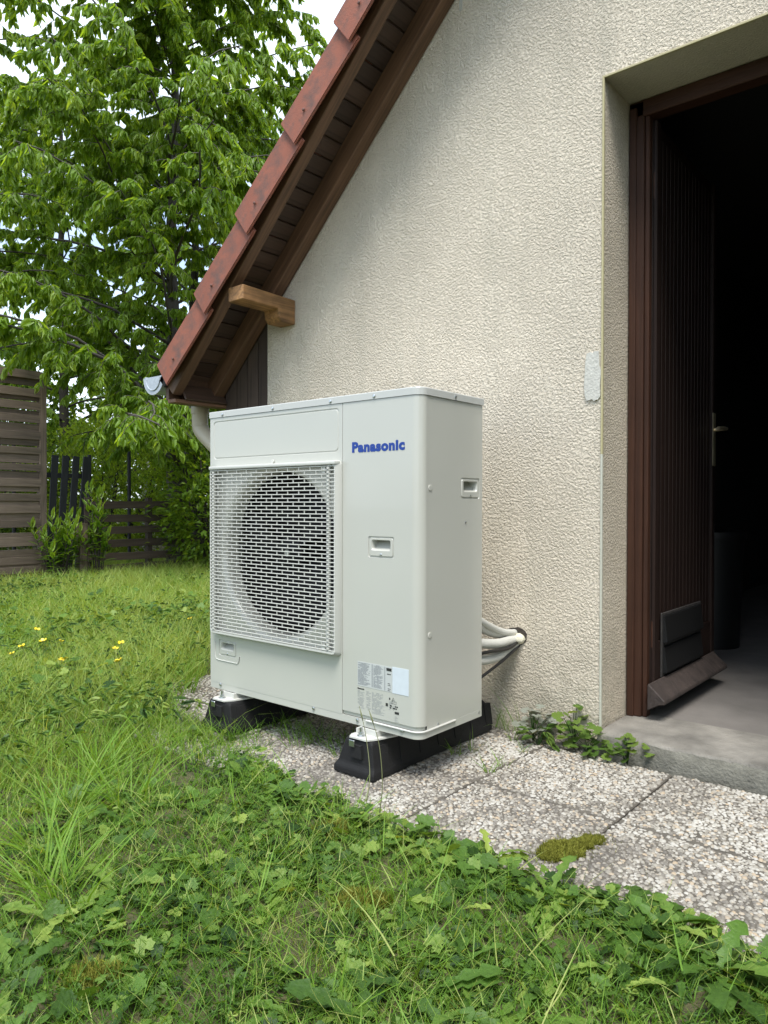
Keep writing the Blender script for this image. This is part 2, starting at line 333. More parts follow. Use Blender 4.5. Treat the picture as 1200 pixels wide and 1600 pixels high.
# ------------------------------------------------------------------ house
house = root('house', (-1.4, .66, 0), 'cream roughcast gable end with a red tiled verge and an open doorway', 'house')
th = rad(44.5); U = Vector((math.cos(th), 0, math.sin(th))); NN = Vector((-math.sin(th), 0, math.cos(th)))
def SN(s, n, y): return Vector((U.x * s + NN.x * n, y, U.z * s + NN.z * n))
def zroof(x, n=2.18): return (n + .7009 * x) / .7133
RX = 1.35; WX = RX * 2 + 1.4
def wall_mesh():
    bm = bmesh.new(); y = .66; zl = 2.185; xa = .245; xb = 1.16
    def q(*p): bm.faces.new([bm.verts.new(v) for v in p])
    n = 2.2
    q((-1.4, y, -.05), (xa, y, -.05), (xa, y, zl), (xa, y, zroof(xa, n)), (-1.4, y, zroof(-1.4, n)))
    q((xa, y, zl), (xb, y, zl), (xb, y, zroof(xb, n)), (xa, y, zroof(xa, n)))
    zr = zroof(RX, n); q((xb, y, -.05), (WX, y, -.05), (WX, y, zroof(-1.4, n)), (RX, y, zr), (xb, y, zroof(xb, n)), (xb, y, zl))
    bmesh.ops.remove_doubles(bm, verts=bm.verts, dist=1e-4)
    return bm
# the front wall is a real relief where the camera is near: a fine displaced sheet over the visible part
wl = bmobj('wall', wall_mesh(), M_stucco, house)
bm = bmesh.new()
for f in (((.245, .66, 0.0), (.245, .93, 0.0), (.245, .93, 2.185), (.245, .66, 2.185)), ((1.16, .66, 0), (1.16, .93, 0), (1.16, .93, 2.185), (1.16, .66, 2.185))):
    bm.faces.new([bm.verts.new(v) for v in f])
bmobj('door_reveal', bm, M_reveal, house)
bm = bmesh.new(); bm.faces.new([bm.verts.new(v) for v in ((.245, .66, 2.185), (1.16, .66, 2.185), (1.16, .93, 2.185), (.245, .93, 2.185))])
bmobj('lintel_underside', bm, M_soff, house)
# side and rear walls, and the dark room behind the door
box('side_wall', -1.72, -1.5, .70, 6.5, -.05, 1.25, M_stucco, house, bev=0)
box('side_wall', WX - .25, WX, .67, 6.5, -.05, 1.5, M_stucco, house, bev=0)
box('rear_wall', -1.5, WX - .25, 6.2, 6.5, -.05, 1.5, M_stucco, house, bev=0)
bm = bmesh.new(); zr = zroof(RX, 2.2); prism(bm, [(-1.5, 1.5), (WX - .25, 1.5), (RX, zr - .05)], 1, 6.2, 6.5); bmobj('rear_gable', bm, M_stucco, house)
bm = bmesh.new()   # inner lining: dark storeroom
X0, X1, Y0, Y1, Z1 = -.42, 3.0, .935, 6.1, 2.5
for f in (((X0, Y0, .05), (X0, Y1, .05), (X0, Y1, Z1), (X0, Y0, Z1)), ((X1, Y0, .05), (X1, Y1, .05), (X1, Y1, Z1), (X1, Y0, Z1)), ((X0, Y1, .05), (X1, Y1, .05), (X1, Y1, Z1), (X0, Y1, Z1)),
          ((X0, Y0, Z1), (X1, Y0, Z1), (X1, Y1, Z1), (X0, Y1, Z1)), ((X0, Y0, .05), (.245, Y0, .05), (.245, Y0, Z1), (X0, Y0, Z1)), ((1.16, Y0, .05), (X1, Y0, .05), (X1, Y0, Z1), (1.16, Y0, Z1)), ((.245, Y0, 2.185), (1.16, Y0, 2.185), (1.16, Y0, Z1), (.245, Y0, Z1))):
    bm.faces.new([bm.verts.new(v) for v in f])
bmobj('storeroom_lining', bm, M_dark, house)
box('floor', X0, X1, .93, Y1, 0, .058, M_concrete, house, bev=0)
def rough_step():
    bm = bmesh.new(); nxs = 60; top = []; rows = []
    for i in range(nxs + 1):
        x = .252 + (1.3 - .252) * i / nxs; j = .004 * math.sin(i * .31) + random.uniform(-.0012, .0012)
        y = .618 + j; rows.append([(x, .93, .06), (x, .70, .062), (x, y + .007, .0595 + random.uniform(-.0015, .0005)), (x, y, .053 + random.uniform(-.003, .002)), (x, y - .006, .02), (x, y - .012, -.03)])
    vs = [[bm.verts.new(v) for v in r] for r in rows]
    for a, b in zip(vs, vs[1:]):
        for k in range(5): bm.faces.new((a[k], a[k + 1], b[k + 1], b[k]))
    bm.faces.new(vs[0]); return bm
M_step = mat('stained_concrete', (.19, .178, .155), .9, noise=(9, .42, 10), bump=(90, .006, 6))
ds = bmobj('doorstep', rough_step(), M_step, house, smooth=True); ds.data.materials.append(mat('stained_shaded_step_face', (.15, .145, .12), .92, noise=(13, .45, 10), bump=(120, .005, 6)))  # front face: stains, with its weaker light also painted in as a darker tone
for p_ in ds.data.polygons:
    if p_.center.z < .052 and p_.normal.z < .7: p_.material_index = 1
# corner beads
box('corner_bead', .2405, .2475, .6555, .664, .96, 2.188, M_bead, house, bev=.001)
box('corner_bead', .2405, .2475, .6555, .664, .0, .96, M_bead2, house, bev=.001)
box('corner_bead', .248, 1.16, .6555, .664, 2.1805, 2.1875, M_bead, house, bev=.001)
# filler patches and a chip in the render
def blob(name, cx, cz, w, h, m, y=.6585, t=.004, seed=1):
    bm = bmesh.new(); rr = random.Random(seed); pts = []
    for k in range(28):
        a = 2 * PI * k / 28; e = max(abs(math.cos(a)) ** 1, abs(math.sin(a))); q = (1 / e) ** .8 * rr.uniform(.86, 1.05)
        pts.append((cx + math.cos(a) * w / 2 * q, cz + math.sin(a) * h / 2 * q))
    prism(bm, pts, 1, y - t, y + .004); return bmobj(name, bm, m, house)
blob('filler_patch', .212, 1.215, .055, .17, M_patch, seed=2)
blob('render_chip', -.315, 2.66, .014, .05, M_patch, t=.001, seed=5)

# wooden side boards under the eave
xs = [-1.72, -1.63, -1.55, -1.47, -1.402]
for a, b in zip(xs, xs[1:]):
    bm = bmesh.new(); prism(bm, [(-.655 - .0, a + .003 - a), (-.655, b - a)], 1, 0, .001) if False else None
    L = 1.2; x0, x1 = a + .002, b - .002; z0 = .02
    pts = [(0, -(x1 - x0) / 2), (zroof(x0, 2.19) - z0, -(x1 - x0) / 2), (zroof(x1, 2.19) - z0, (x1 - x0) / 2), (0, (x1 - x0) / 2)]
    bmm = bmesh.new(); prism(bmm, pts, 2, 0, .02)     # local X = up
    if bm: bm.free()
    Mx = Matrix(((0, 1, 0, (x0 + x1) / 2), (0, 0, 1, .664), (1, 0, 0, z0), (0, 0, 0, 1)))
    bmobj('side_board', bmm, M_greywood, house, Mx)

# roof (thing > roof > tile / board)
roof = bmobj('roof', (lambda b: (prism(b, [(SN(-.34, 2.252, 0).x, SN(-.34, 2.252, 0).z), (RX, zroof(RX, 2.252)), (RX, zroof(RX, 2.266)), (SN(-.34, 2.266, 0).x, SN(-.34, 2.266, 0).z)], 1, .375, 6.8),
       prism(b, [(2 * RX - SN(-.34, 2.252, 0).x, SN(-.34, 2.252, 0).z), (2 * RX - SN(-.34, 2.266, 0).x, SN(-.34, 2.266, 0).z), (RX, zroof(RX, 2.266)), (RX, zroof(RX, 2.252))], 1, .375, 6.8), b)[2])(bmesh.new()), M_soffit, house)
Lroof = (Vector((RX, 0, zroof(RX, 2.2)))).dot(U)
def beam(name, s0, s1, n0, n1, y0, y1, m, parent, bev=.003, label=None):
    B = Matrix(((U.x, 0, NN.x, 0), (0, 1, 0, 0), (U.z, 0, NN.z, 0), (0, 0, 0, 1)))
    L = s1 - s0; bm = bmesh.new(); bx(bm, 0, L, y0 - y0, y1 - y0, 0, n1 - n0, bev)
    o = bmobj(name, bm, m, parent, B @ Matrix.Translation((s0, y0, n0)))
    if label: o['label'] = label
    return o
beam('verge_rafter', -.325, Lroof - .02, 2.152, 2.24, .372, .422, M_brown2, roof)
beam('wall_rafter', -.325, Lroof - .02, 2.152, 2.24, .598, .657, M_brown2, roof)
beam('verge_batten', -.33, Lroof - .02, 2.205, 2.262, .352, .370, mat('tarred_batten', (.02, .017, .015), .8, noise=(30, .2)), roof)
s = -.33; k = 0
while s < 2.2:
    w = .0775
    bm = bmesh.new(); prism(bm, [(0, 0), (.004, -.004), (w - .006, -.004), (w - .003, 0), (w - .003, .006), (0, .006)], 1, 0, .20)
    # local: x along slope, y across; board runs along Y. rotate grain: keep local X along Y
    B = Matrix(((0, U.x, NN.x, 0), (1, 0, 0, 0), (0, U.z, NN.z, 0), (0, 0, 0, 1)))
    bm2 = bmesh.new(); prism(bm2, [(0, 0), (.004, -.004), (w - .007, -.004), (w - .004, 0), (w - .004, .006), (0, .006)], 0, 0, .206); bm.free()
    bmobj('soffit_board', bm2, M_soffit, roof, B @ Matrix.Translation((.407, s, 2.2415))); s += w; k += 1
# verge tiles
tile_bm = bmesh.new()
def vt(s, n, y): return (s, y, n)
Lt = .43
def ring(y0, y1, dn): return None
vs = []
for (s, y, dn) in ((0, 0, 0), (Lt, .018, -.012)):
    for (n, dy) in ((0, 0), (.128, 0), (.128, .22), (.114, .22), (.114, .013), (0, .013)):
        ss = s + (-.004 if (s == 0 and n == 0) else 0) + (.012 if s == 0 and n > .1 else 0)
        vs.append(tile_bm.verts.new((ss, y + dy, n + dn)))
for k in range(6): tile_bm.faces.new((vs[k], vs[(k + 1) % 6], vs[6 + (k + 1) % 6], vs[6 + k]))
tile_bm.faces.new((vs[0], vs[1], vs[4], vs[5])); tile_bm.faces.new((vs[1], vs[2], vs[3], vs[4]))
tile_bm.faces.new((vs[6], vs[7], vs[10], vs[11])); tile_bm.faces.new((vs[7], vs[8], vs[9], vs[10]))
bmesh.ops.recalc_face_normals(tile_bm, faces=tile_bm.faces)
bmesh.ops.bevel(tile_bm, geom=[e for e in tile_bm.edges if e.calc_length() > .05], offset=.004, segments=2, affect='EDGES')
tme = bpy.data.meshes.new('verge_tile'); tile_bm.to_mesh(tme); tile_bm.free(); tme.materials.append(M_tile)
nbm = bmesh.new(); bmesh.ops.create_uvsphere(nbm, u_segments=10, v_segments=6, radius=.0065); bmesh.ops.scale(nbm, vec=(1, .6, 1), verts=nbm.verts)
nme = bpy.data.meshes.new('nail'); nbm.to_mesh(nme); nbm.free(); nme.materials.append(mat('rusty_nail', (.12, .05, .035), .6))
BR = Matrix(((U.x, 0, NN.x, 0), (0, 1, 0, 0), (U.z, 0, NN.z, 0), (0, 0, 0, 1)))
for k in range(9):
    s = -.272 + .3985 * k
    Mt = BR @ Matrix.Translation((s, .312, 2.149)) @ Matrix.Rotation(random.uniform(-.010, .010), 4, 'Y') @ Matrix.Rotation(random.uniform(-.010, .010), 4, 'Z')
    to = link('verge_tile', tme, None, roof, Mt)
    link('nail', nme, None, roof, Mt @ Matrix.Translation((.115, -.0005, .045)))
# field tiles (above, seen only from other places)
bm = bmesh.new()
for side in (0, 1):
    for k in range(9):
        for j in range(24):
            y = .56 + .26 * j; s0 = -.272 + .3985 * k; a = [vv for vv in ((s0, 2.285), (s0 + .42, 2.270), (s0 + .42, 2.284), (s0, 2.299))]
            pts = []
            for (s, n) in a:
                p = SN(min(s, Lroof + .02), n, 0); pts.append(((2 * RX - p.x) if side else p.x, p.z))
            prism(bm, pts, 1, y, y + .255)
bmobj('roof_tiles', bm, M_tile, roof, kind='stuff')
bm = bmesh.new(); tube(bm, [(RX, .32, zroof(RX, 2.26)), (RX, 6.8, zroof(RX, 2.26))], .11, 12); bmobj('ridge_tile', bm, M_tile, roof, smooth=True)
# right-hand verge (mirror), simple boards and tiles beyond the frame
bm = bmesh.new(); a0 = SN(-.33, 2.15, 0); prism(bm, [(2 * RX - a0.x, a0.z), (RX, zroof(RX, 2.15)), (RX, zroof(RX, 2.25)), (2 * RX - SN(-.33, 2.25, 0).x, SN(-.33, 2.25, 0).z)], 1, .37, .42); bmobj('verge_rafter', bm, M_brown2, roof)
# eave
box('fascia_board', -1.795, -1.772, .372, 6.7, 1.285, 1.42, M_brown, roof, bev=.002)
eb = box('eave_board', 0, .30, -.03, .03, 0, .018, M_brown2, roof, bev=.003, M=Matrix(((0, -1, 0, -1.742), (1, 0, 0, .366), (0, 0, 1, 1.268), (0, 0, 0, 1))))
eb = box('eave_board', 0, .24, -.045, .045, 0, .014, M_soffit, roof, bev=.003, M=Matrix(((0, -.55, .83, -1.735), (1, 0, 0, .42), (0, .83, .55, 1.32), (0, 0, 0, 1))))
# purlin end
bm = bmesh.new(); prism(bm, [(0, -.062), (0, 0), (.30, -.007), (.30, -.116), (.222, -.116), (.205, -.098), (.20, -.062)], 1, 0, .098)
bmesh.ops.recalc_face_normals(bm, faces=bm.faces); bmesh.ops.bevel(bm, geom=list(bm.edges), offset=.003, segments=1, affect='EDGES')
M_purl = mat('honey_weathered_wood', (.25, .13, .05), .7, grain=(75, .45), noise=(11, .42, 6))
pu = bmobj('purlin_end', bm, M_purl, house, Matrix(((0, -1, 0, -1.208), (1, 0, 0, .357), (0, 0, 1, 1.722), (0, 0, 0, 1))))
# gutter and downpipe
def gutter():
    bm = bmesh.new(); cx, cz, R = -1.868, 1.402, .083
    def prof(r): return [(cx + r * math.cos(PI + PI * k / 16), cz + r * math.sin(PI + PI * k / 16)) for k in range(17)]
    o = prof(R); i = prof(R - .0025)
    for pr_ in (o, i):
        A = [bm.verts.new((x, .362, z)) for x, z in pr_]; B = [bm.verts.new((x, 6.8, z)) for x, z in pr_]
        for k in range(16): bm.faces.new((A[k], A[k + 1], B[k + 1], B[k]))
    tube(bm, [(cx - R, .362, cz), (cx - R, 6.8, cz)], .008, 8); return bm
bmobj('gutter', gutter(), M_zinc, roof, smooth=True)
bm = bmesh.new(); prism(bm, [(-1.868 + .086 * math.cos(PI + PI * k / 20), 1.402 + .086 * math.sin(PI + PI * k / 20)) for k in range(21)], 1, .352, .361); bmobj('gutter_end_cap', bm, M_zinc, roof)
bm = bmesh.new(); tube(bm, [(-1.868 + .058 * math.cos(PI + PI * k / 12), .350, 1.395 + .058 * math.sin(PI + PI * k / 12)) for k in range(13)], .003, 5); bmobj('end_cap_rim', bm, M_zinc, roof, smooth=True)
bm = bmesh.new(); tube(bm, [(-1.868, .62, 1.335), (-1.868, .62, 1.262)], [.05, .041], 16); bmobj('gutter_outlet', bm, M_zinc, roof, smooth=True)
bm = bmesh.new(); tube(bm, spline([(-1.868, .62, 1.275), (-1.868, .62, 1.20), (-1.85, .62, 1.16), (-1.77, .62, 1.10), (-1.66, .622, 1.02), (-1.60, .622, .88), (-1.60, .622, .05)], 6), .041, 16); 
dpipe = bmobj('downpipe', bm, M_beige, house, smooth=True)
bm = bmesh.new(); tube(bm, [(-1.868, .62, 1.28), (-1.868, .62, 1.25)], .046, 16); tube(bm, [(-1.868, .62, 1.192), (-1.868, .62, 1.188)], .0435, 16); bmobj('pipe_collar', bm, M_beige, dpipe, smooth=True)

# door frame and door leaf
M_frame = mat('door_frame_wood', (.042, .017, .009), .55, spec=.3, grain=(60, .28), noise=(6, .15))
M_doorw = mat('door_wood', (.014, .007, .005), .6, spec=.25, grain=(60, .3), rnd=.12)
frame = box('door_frame', 0, 2.12, -.026, .026, -.03, .03, M_frame, house, bev=.004, M=Matrix(((0, 1, 0, .272), (0, 0, 1, .90), (1, 0, 0, .06), (0, 0, 0, 1))))
for (yy, ww, dx) in ((-.006, .010, .0), ):
    box('frame_moulding', 0, 2.10, -.012, .012, -.006, .008, M_frame, frame, bev=.003, M=Matrix(((0, 1, 0, .262), (0, 0, -1, .868), (1, 0, 0, .06), (0, 0, 0, 1))))
box('frame_moulding', 0, 2.10, -.008, .008, -.018, .018, M_frame, frame, bev=.003, M=Matrix(((0, 1, 0, .306), (0, 0, -1, .898), (1, 0, 0, .06), (0, 0, 0, 1))))
box('frame_head', 0, .92, -.03, .03, -.0295, .0275, M_frame, frame, bev=.004, M=Matrix(((1, 0, 0, .246), (0, 1, 0, .90), (0, 0, 1, 2.156), (0, 0, 0, 1))))
box('frame_jamb', 0, 2.12, -.026, .026, -.03, .03, M_frame, frame, bev=.004, M=Matrix(((0, 1, 0, 1.133), (0, 0, 1, .90), (1, 0, 0, .06), (0, 0, 0, 1))))
door = box('door', .292, .318, .905, 1.60, .085, 2.12, M_doorw, house, bev=.002)
y = .945; ws = .0405
nb = 0
while y < 1.555:
    bm = bmesh.new(); prism(bm, [(-.019, 0), (-.0178, .0035), (.0178, .0035), (.019, 0)], 0, 0, 1.755 )
    bmobj('door_board', bm, M_doorw, door, Matrix(((0, 0, 1, .318), (0, 1, 0, y + .02), (1, 0, 0, .32), (0, 0, 0, 1)))); y += ws
box('door_stile', 0, 2.03, -.019, .019, 0, .013, M_doorw, door, bev=.003, M=Matrix(((0, 0, 1, .318), (0, 1, 0, .925), (1, 0, 0, .088), (0, 0, 0, 1))))
box('door_stile', 0, 2.03, -.019, .019, 0, .013, M_doorw, door, bev=.003, M=Matrix(((0, 0, 1, .318), (0, 1, 0, 1.580), (1, 0, 0, .088), (0, 0, 0, 1))))
box('kick_board', 0, .61, 0, .225, 0, .009, M_doorw, door, bev=.002, M=Matrix(((0, 0, 1, .318), (1, 0, 0, .947), (0, 1, 0, .09), (0, 0, 0, 1))))
for z0, z1 in ((.195, .293), (.303, .402)):
    bm = bmesh.new(); prism(bm, [(.322, z0), (.348, z0 + .004), (.336, z1), (.322, z1)], 1, .985, 1.405)
    bmesh.ops.recalc_face_normals(bm, faces=bm.faces); bmesh.ops.bevel(bm, geom=list(bm.edges), offset=.003, segments=2, affect='EDGES')
    bmobj('vent_flap', bm, M_blackpl, door, smooth=True)
box('vent_frame', .327, .332, .972, 1.418, .185, .412, mat('worn_black_edge', (.035, .032, .03), .6, noise=(60, .4)), door, bev=.002)
bm = bmesh.new(); prism(bm, [(0, 0), (.006, .004), (.012, -.004), (.060, -.048), (.060, -.060), (.040, -.064), (0, -.088)], 1, 0, .735)
bmesh.ops.recalc_face_normals(bm, faces=bm.faces); bmesh.ops.bevel(bm, geom=list(bm.edges), offset=.003, segments=1, affect='EDGES')
M_wb = mat('worn_weatherboard', (.036, .026, .022), .75, noise=(28, .45, 8), bump=(60, .004, 6))
bmobj('weatherboard', bm, M_wb, door, Matrix(((1, 0, 0, .331), (0, 1, 0, .838), (0, 0, 1, .184), (0, 0, 0, 1))))
M_brass = mat('satin_brass', (.72, .62, .42), .3, metal=.9)
hd = box('door_handle_plate', .331, .336, 1.552, 1.588, .955, 1.175, M_brass, door, bev=.002)
hd = box('door_handle_plate', .286, .2915, 1.552, 1.588, .955, 1.175, M_brass, door, bev=.002)
bm = bmesh.new(); tube(bm, spline([(.334, 1.572, 1.105), (.37, 1.572, 1.105), (.385, 1.56, 1.105), (.387, 1.50, 1.104), (.38, 1.46, 1.10)], 4), .007, 8); tube(bm, [(.288, 1.572, 1.105), (.25, 1.572, 1.105), (.245, 1.48, 1.105)], .007, 8); bmobj('door_handle', bm, M_brass, door, smooth=True)
for zz in (.30, 1.85):
    bm = bmesh.new(); tube(bm, [(.322, .912, zz), (.322, .912, zz + .09)], .007, 8); bmobj('hinge', bm, M_frame, door, smooth=True)

# bin inside the storeroom
bm = bmesh.new(); R0, R1 = .15, .17
tube(bm, [(.07, 2.42, .06), (.07, 2.42, .62)], [R0, R1], 20); tube(bm, [(.07, 2.42, .62), (.07, 2.42, .655)], [R1 + .012, R1 + .012], 20); tube(bm, [(.07, 2.42, .655), (.07, 2.42, .69)], [R1, .05], 20)
tag(bmobj('bin', bm, M_blackpl, smooth=True), 'black lidded plastic bin standing in the dark storeroom behind the door', 'bin')

# ------------------------------------------------------------------ heat pump
XW, DD, ZB, ZT = -.954, .323, .13, 1.126; RC = .03
hp = root('heat_pump', (-.477, .16, .13), 'off-white outdoor heat pump unit with brick-pattern fan grille and blue brand name', 'heat pump')
def corner_path(off=0., n=8):   # plan outline of the rounded front-right corner from front to side
    return [(-RC + (RC + off) * math.sin(PI / 2 * k / n), RC - (RC + off) * math.cos(PI / 2 * k / n)) for k in range(n + 1)]
def rrect(x0, x1, z0, z1, r, n=4):
    out = []
    for cx, cz, a0 in ((x1 - r, z1 - r, 0), (x0 + r, z1 - r, PI / 2), (x0 + r, z0 + r, PI), (x1 - r, z0 + r, 1.5 * PI)):
        for k in range(n + 1): a = a0 + PI / 2 * k / n; out.append((cx + r * math.cos(a), cz + r * math.sin(a)))
    return out
def grid_face(bm, us, vs, holes, f):
    """cells of the grid us x vs without the cells whose centre lies in a hole; f maps (u,v)->xyz"""
    V = {}
    def g(i, j):
        if (i, j) not in V: V[(i, j)] = bm.verts.new(f(us[i], vs[j]))
        return V[(i, j)]
    for i in range(len(us) - 1):
        for j in range(len(vs) - 1):
            cu, cv = (us[i] + us[i + 1]) / 2, (vs[j] + vs[j + 1]) / 2
            if any(a < cu < b and c < cv < d for a, b, c, d in holes): continue
            bm.faces.new((g(i, j), g(i + 1, j), g(i + 1, j + 1), g(i, j + 1)))
def loft(bm, rings, close=True):
    R = [[bm.verts.new(p) for p in r] for r in rings]; n = len(R[0])
    for A, B in zip(R, R[1:]):
        for k in range(n if close else n - 1): bm.faces.new((A[k], A[(k + 1) % n], B[(k + 1) % n], B[k]))
    return R
def fr(x, z, y): return (x, y, z)
def sd_(yv, z, d): return (-d, yv, z)     # on the side face (x = 0, inward -x)
def handle(bm, a0, a1, z0, z1, mp):
    """recessed grip: plate outline, raised lip, cavity. mp(a, z, depth)->xyz ; hole in panel is (a0,a1,z0,z1)"""
    R = [rrect(a0, a1, z0, z1, .006), rrect(a0 + .001, a1 - .001, z0 + .001, z1 - .001, .006), rrect(a0 + .0045, a1 - .0045, z0 + .0045, z1 - .0045, .005), rrect(a0 + .006, a1 - .006, z0 + .006, z1 - .006, .005)]
    D = [0, .003, .003, -.0005]
    R.append(rrect(a0 + .013, a1 - .013, z0 + .021, z1 - .010, .006)); D.append(-.0005)
    R.append(rrect(a0 + .015, a1 - .015, z0 + .025, z1 - .012, .005)); D.append(.003)
    w = (a1 - a0)
    rings = [[mp(a, z, d) for a, z in r] for r, d in zip(R, D)]
    rings.append([mp(a, z, .006 + .026 * max(0, min(1, (z - z0 - .021) / (z1 - z0 - .035)))) for a, z in rrect(a0 + .017, a1 - .017, z0 + .027, z1 - .012, .004)])
    Rg = loft(bm, rings); bm.faces.new(Rg[-1])
def panel_corner_fill(bm, a0, a1, z0, z1, mp):
    """square hole to rounded outline"""
    rr = rrect(a0, a1, z0, z1, .006)
    for (c, k0) in (((a1, z1), 0), ((a0, z1), 5), ((a0, z0), 10), ((a1, z0), 15)):
        cv = bm.verts.new(mp(*c, 0)); ps = [bm.verts.new(mp(*rr[k0 + i], 0)) for i in range(5)]
        for i in range(4): bm.faces.new((cv, ps[i], ps[i + 1]))
mpF = lambda a, z, d: (a, d, z)
mpS = lambda a, z, d: (-d, a, z)
mpS2 = lambda a, z, d: (-.0012 - d, a, z)
# front panel (fan side)
bm = bmesh.new(); xs0, xs1 = XW, -.2985; zb, zt = .152, 1.1035
cxf, czf, RO = -.598, .63, .292
hole = (-.905, -.807, .253, .310); sq = (cxf - .296, cxf + .296, czf - .296, czf + .296)
groove = (-.934, -.3125, .955, 1.091)
grid_face(bm, sorted({xs0, hole[0], sq[0], hole[1], sq[1], groove[0], groove[1], xs1}), sorted({zb, hole[2], hole[3], sq[2], sq[3], groove[2], groove[3], zt}), [hole, sq, groove], lambda u, v: (u, 0, v))
panel_corner_fill(bm, *hole, mpF)
seg = 64; cir = []; sqr = []
for k in range(seg):
    a = 2 * PI * k / seg; cir.append((cxf + RO * math.cos(a), 0, czf + RO * math.sin(a))); e = max(abs(math.cos(a)), abs(math.sin(a)))
    sqr.append((cxf + .296 * math.cos(a) / e, 0, czf + .296 * math.sin(a) / e))
loft(bm, [sqr, cir])
g = groove
loft(bm, [[mpF(a, z, d) for a, z in rrect(g[0] + o, g[1] - o, g[2] + o, g[3] - o, .012)] for o, d in ((0.0, 0), (.002, .002), (.004, .002), (.006, 0.0003))])
R4 = rrect(g[0] + .006, g[1] - .006, g[2] + .006, g[3] - .006, .012); bm.faces.new([bm.verts.new(mpF(a, z, .0003)) for a, z in R4])
rr = rrect(*g[:2], *g[2:], .012)
for (c, k0) in (((g[1], g[3]), 0), ((g[0], g[3]), 5), ((g[0], g[2]), 10), ((g[1], g[2]), 15)):
    cv = bm.verts.new(mpF(*c, 0)); ps = [bm.verts.new(mpF(*rr[k0 + i], 0)) for i in range(5)]
    for i in range(4): bm.faces.new((cv, ps[i], ps[i + 1]))
# return edges of the panel
for a, b in (((xs0, zb), (xs0, zt)), ((xs1, zb), (xs1, zt)), ((xs0, zb), (xs1, zb)), ((xs0, zt), (xs1, zt))):
    bm.faces.new([bm.verts.new(v) for v in ((a[0], 0, a[1]), (b[0], 0, b[1]), (b[0], .012, b[1]), (a[0], .012, a[1]))])
front = bmobj('front_panel', bm, M_white, hp)
bm = bmesh.new(); handle(bm, *hole, mpF); bmobj('grip_recess', bm, M_white, front, smooth=True)
# bell mouth
bm = bmesh.new(); rings = []
for (r, y) in ((RO, 0), (RO - .005, .0015), (RO - .012, .006), (RO - .018, .015), (RO - .020, .03), (RO - .020, .06)):
    rings.append([(cxf + r * math.cos(2 * PI * k / seg), y, czf + r * math.sin(2 * PI * k / seg)) for k in range(seg)])
loft(bm, rings); bmobj('fan_shroud', bm, M_white, front, smooth=2)
# fan
fan = None
bm = bmesh.new(); tube(bm, [(cxf, .05, czf), (cxf, .06, czf), (cxf, .12, czf)], [.045, .06, .065], 24)
fan = bmobj('fan', bm, M_fan, hp, smooth=True)
for b in range(3):
    bm = bmesh.new(); rows = []
    for i in range(9):
        r = .05 + .195 * i / 8; row = []
        for j in range(9):
            a = (j / 8 - .5) * (1.5 - .35 * i / 8) + .25 * i / 8; row.append(bm.verts.new((r * math.sin(a), (.5 - j / 8) * .07 + .085, r * math.cos(a))))
        rows.append(row)
    for A, B in zip(rows, rows[1:]):
        for j in range(8): bm.faces.new((A[j], A[j + 1], B[j + 1], B[j]))
    bmobj('fan_blade', bm, M_fan, fan, Matrix.Translation((cxf, 0, czf)) @ Matrix.Rotation(2 * PI * b / 3 + .4, 4, 'Y'), smooth=2)
bm = bmesh.new(); tube(bm, [(cxf, .046, czf), (cxf, .051, czf)], .012, 12); bmobj('fan_nut', bm, M_steel, fan, smooth=True)
box('fan_chamber', XW + .02, -.315, .14, .31, .16, 1.09, mat('heat_exchanger', (.004, .004, .004), .9), hp, bev=0)
# service panel: wraps the corner
bm = bmesh.new(); h1 = (-.193, -.094, .638, .701); x0 = -.2965; zb2, zt2 = .165, 1.1035
grid_face(bm, sorted({x0, h1[0], h1[1], -RC}), sorted({zb2, h1[2], h1[3], zt2}), [h1], lambda u, v: (u, 0, v)); panel_corner_fill(bm, *h1, mpF)
cp = corner_path() + [(0, .0205)]; cp = [p for p in corner_path(0, 10) if True]
RCs = .02
cp = [(-RC, 0)] + [(-RC + RC * math.sin(PI / 2 * k / 10), RCs * 0 + RC - RC * math.cos(PI / 2 * k / 10)) for k in range(1, 11)] + [(0, .034)]
loft(bm, [[(p[0], p[1], z) for p in cp] for z in (zb2, zt2)], close=False)
for z in (zb2,):
    loft(bm, [[(x0, 0, z)] + [(p[0], p[1], z) for p in cp], [(x0, .01, z)] + [(p[0] - .006, p[1] + .006, z) for p in cp]], close=False)
bm.faces.new([bm.verts.new(v) for v in ((x0, 0, zb2), (x0, 0, zt2), (x0, .012, zt2), (x0, .012, zb2))])
serv = bmobj('service_panel', bm, M_white, hp)
for p_ in serv.data.polygons:
    if abs(p_.normal.y) < .999 and abs(p_.normal.z) < .5: p_.use_smooth = True
bm = bmesh.new(); handle(bm, *h1, mpF); bmobj('grip_recess', bm, M_white, serv, smooth=True)
# side panel
bm = bmesh.new(); h2 = (.204, .307, .812, .876)
grid_face(bm, [.035, h2[0], h2[1], DD], [.152, h2[2], h2[3], 1.1035], [h2], lambda u, v: (-.0012, u, v)); panel_corner_fill(bm, *h2, mpS2)
bm.faces.new([bm.verts.new(v) for v in ((-.0012, DD, .152), (-.0012, DD, 1.1035), (-.02, DD, 1.1035), (-.02, DD, .152))])
sidep = bmobj('side_panel', bm, M_white, hp)
bm = bmesh.new(); handle(bm, *h2, mpS2); bmobj('grip_recess', bm, M_white, sidep, smooth=True)
# rear, left, inner box
bm = bmesh.new(); bx(bm, XW, -.004, DD - .004, DD, .14, 1.10); bx(bm, XW, XW + .003, .004, DD - .004, .14, 1.10); bmobj('rear_panel', bm, M_white, hp)
box('partition', -.312, -.309, .02, DD - .01, .14, 1.10, M_blackpl, hp, bev=0)
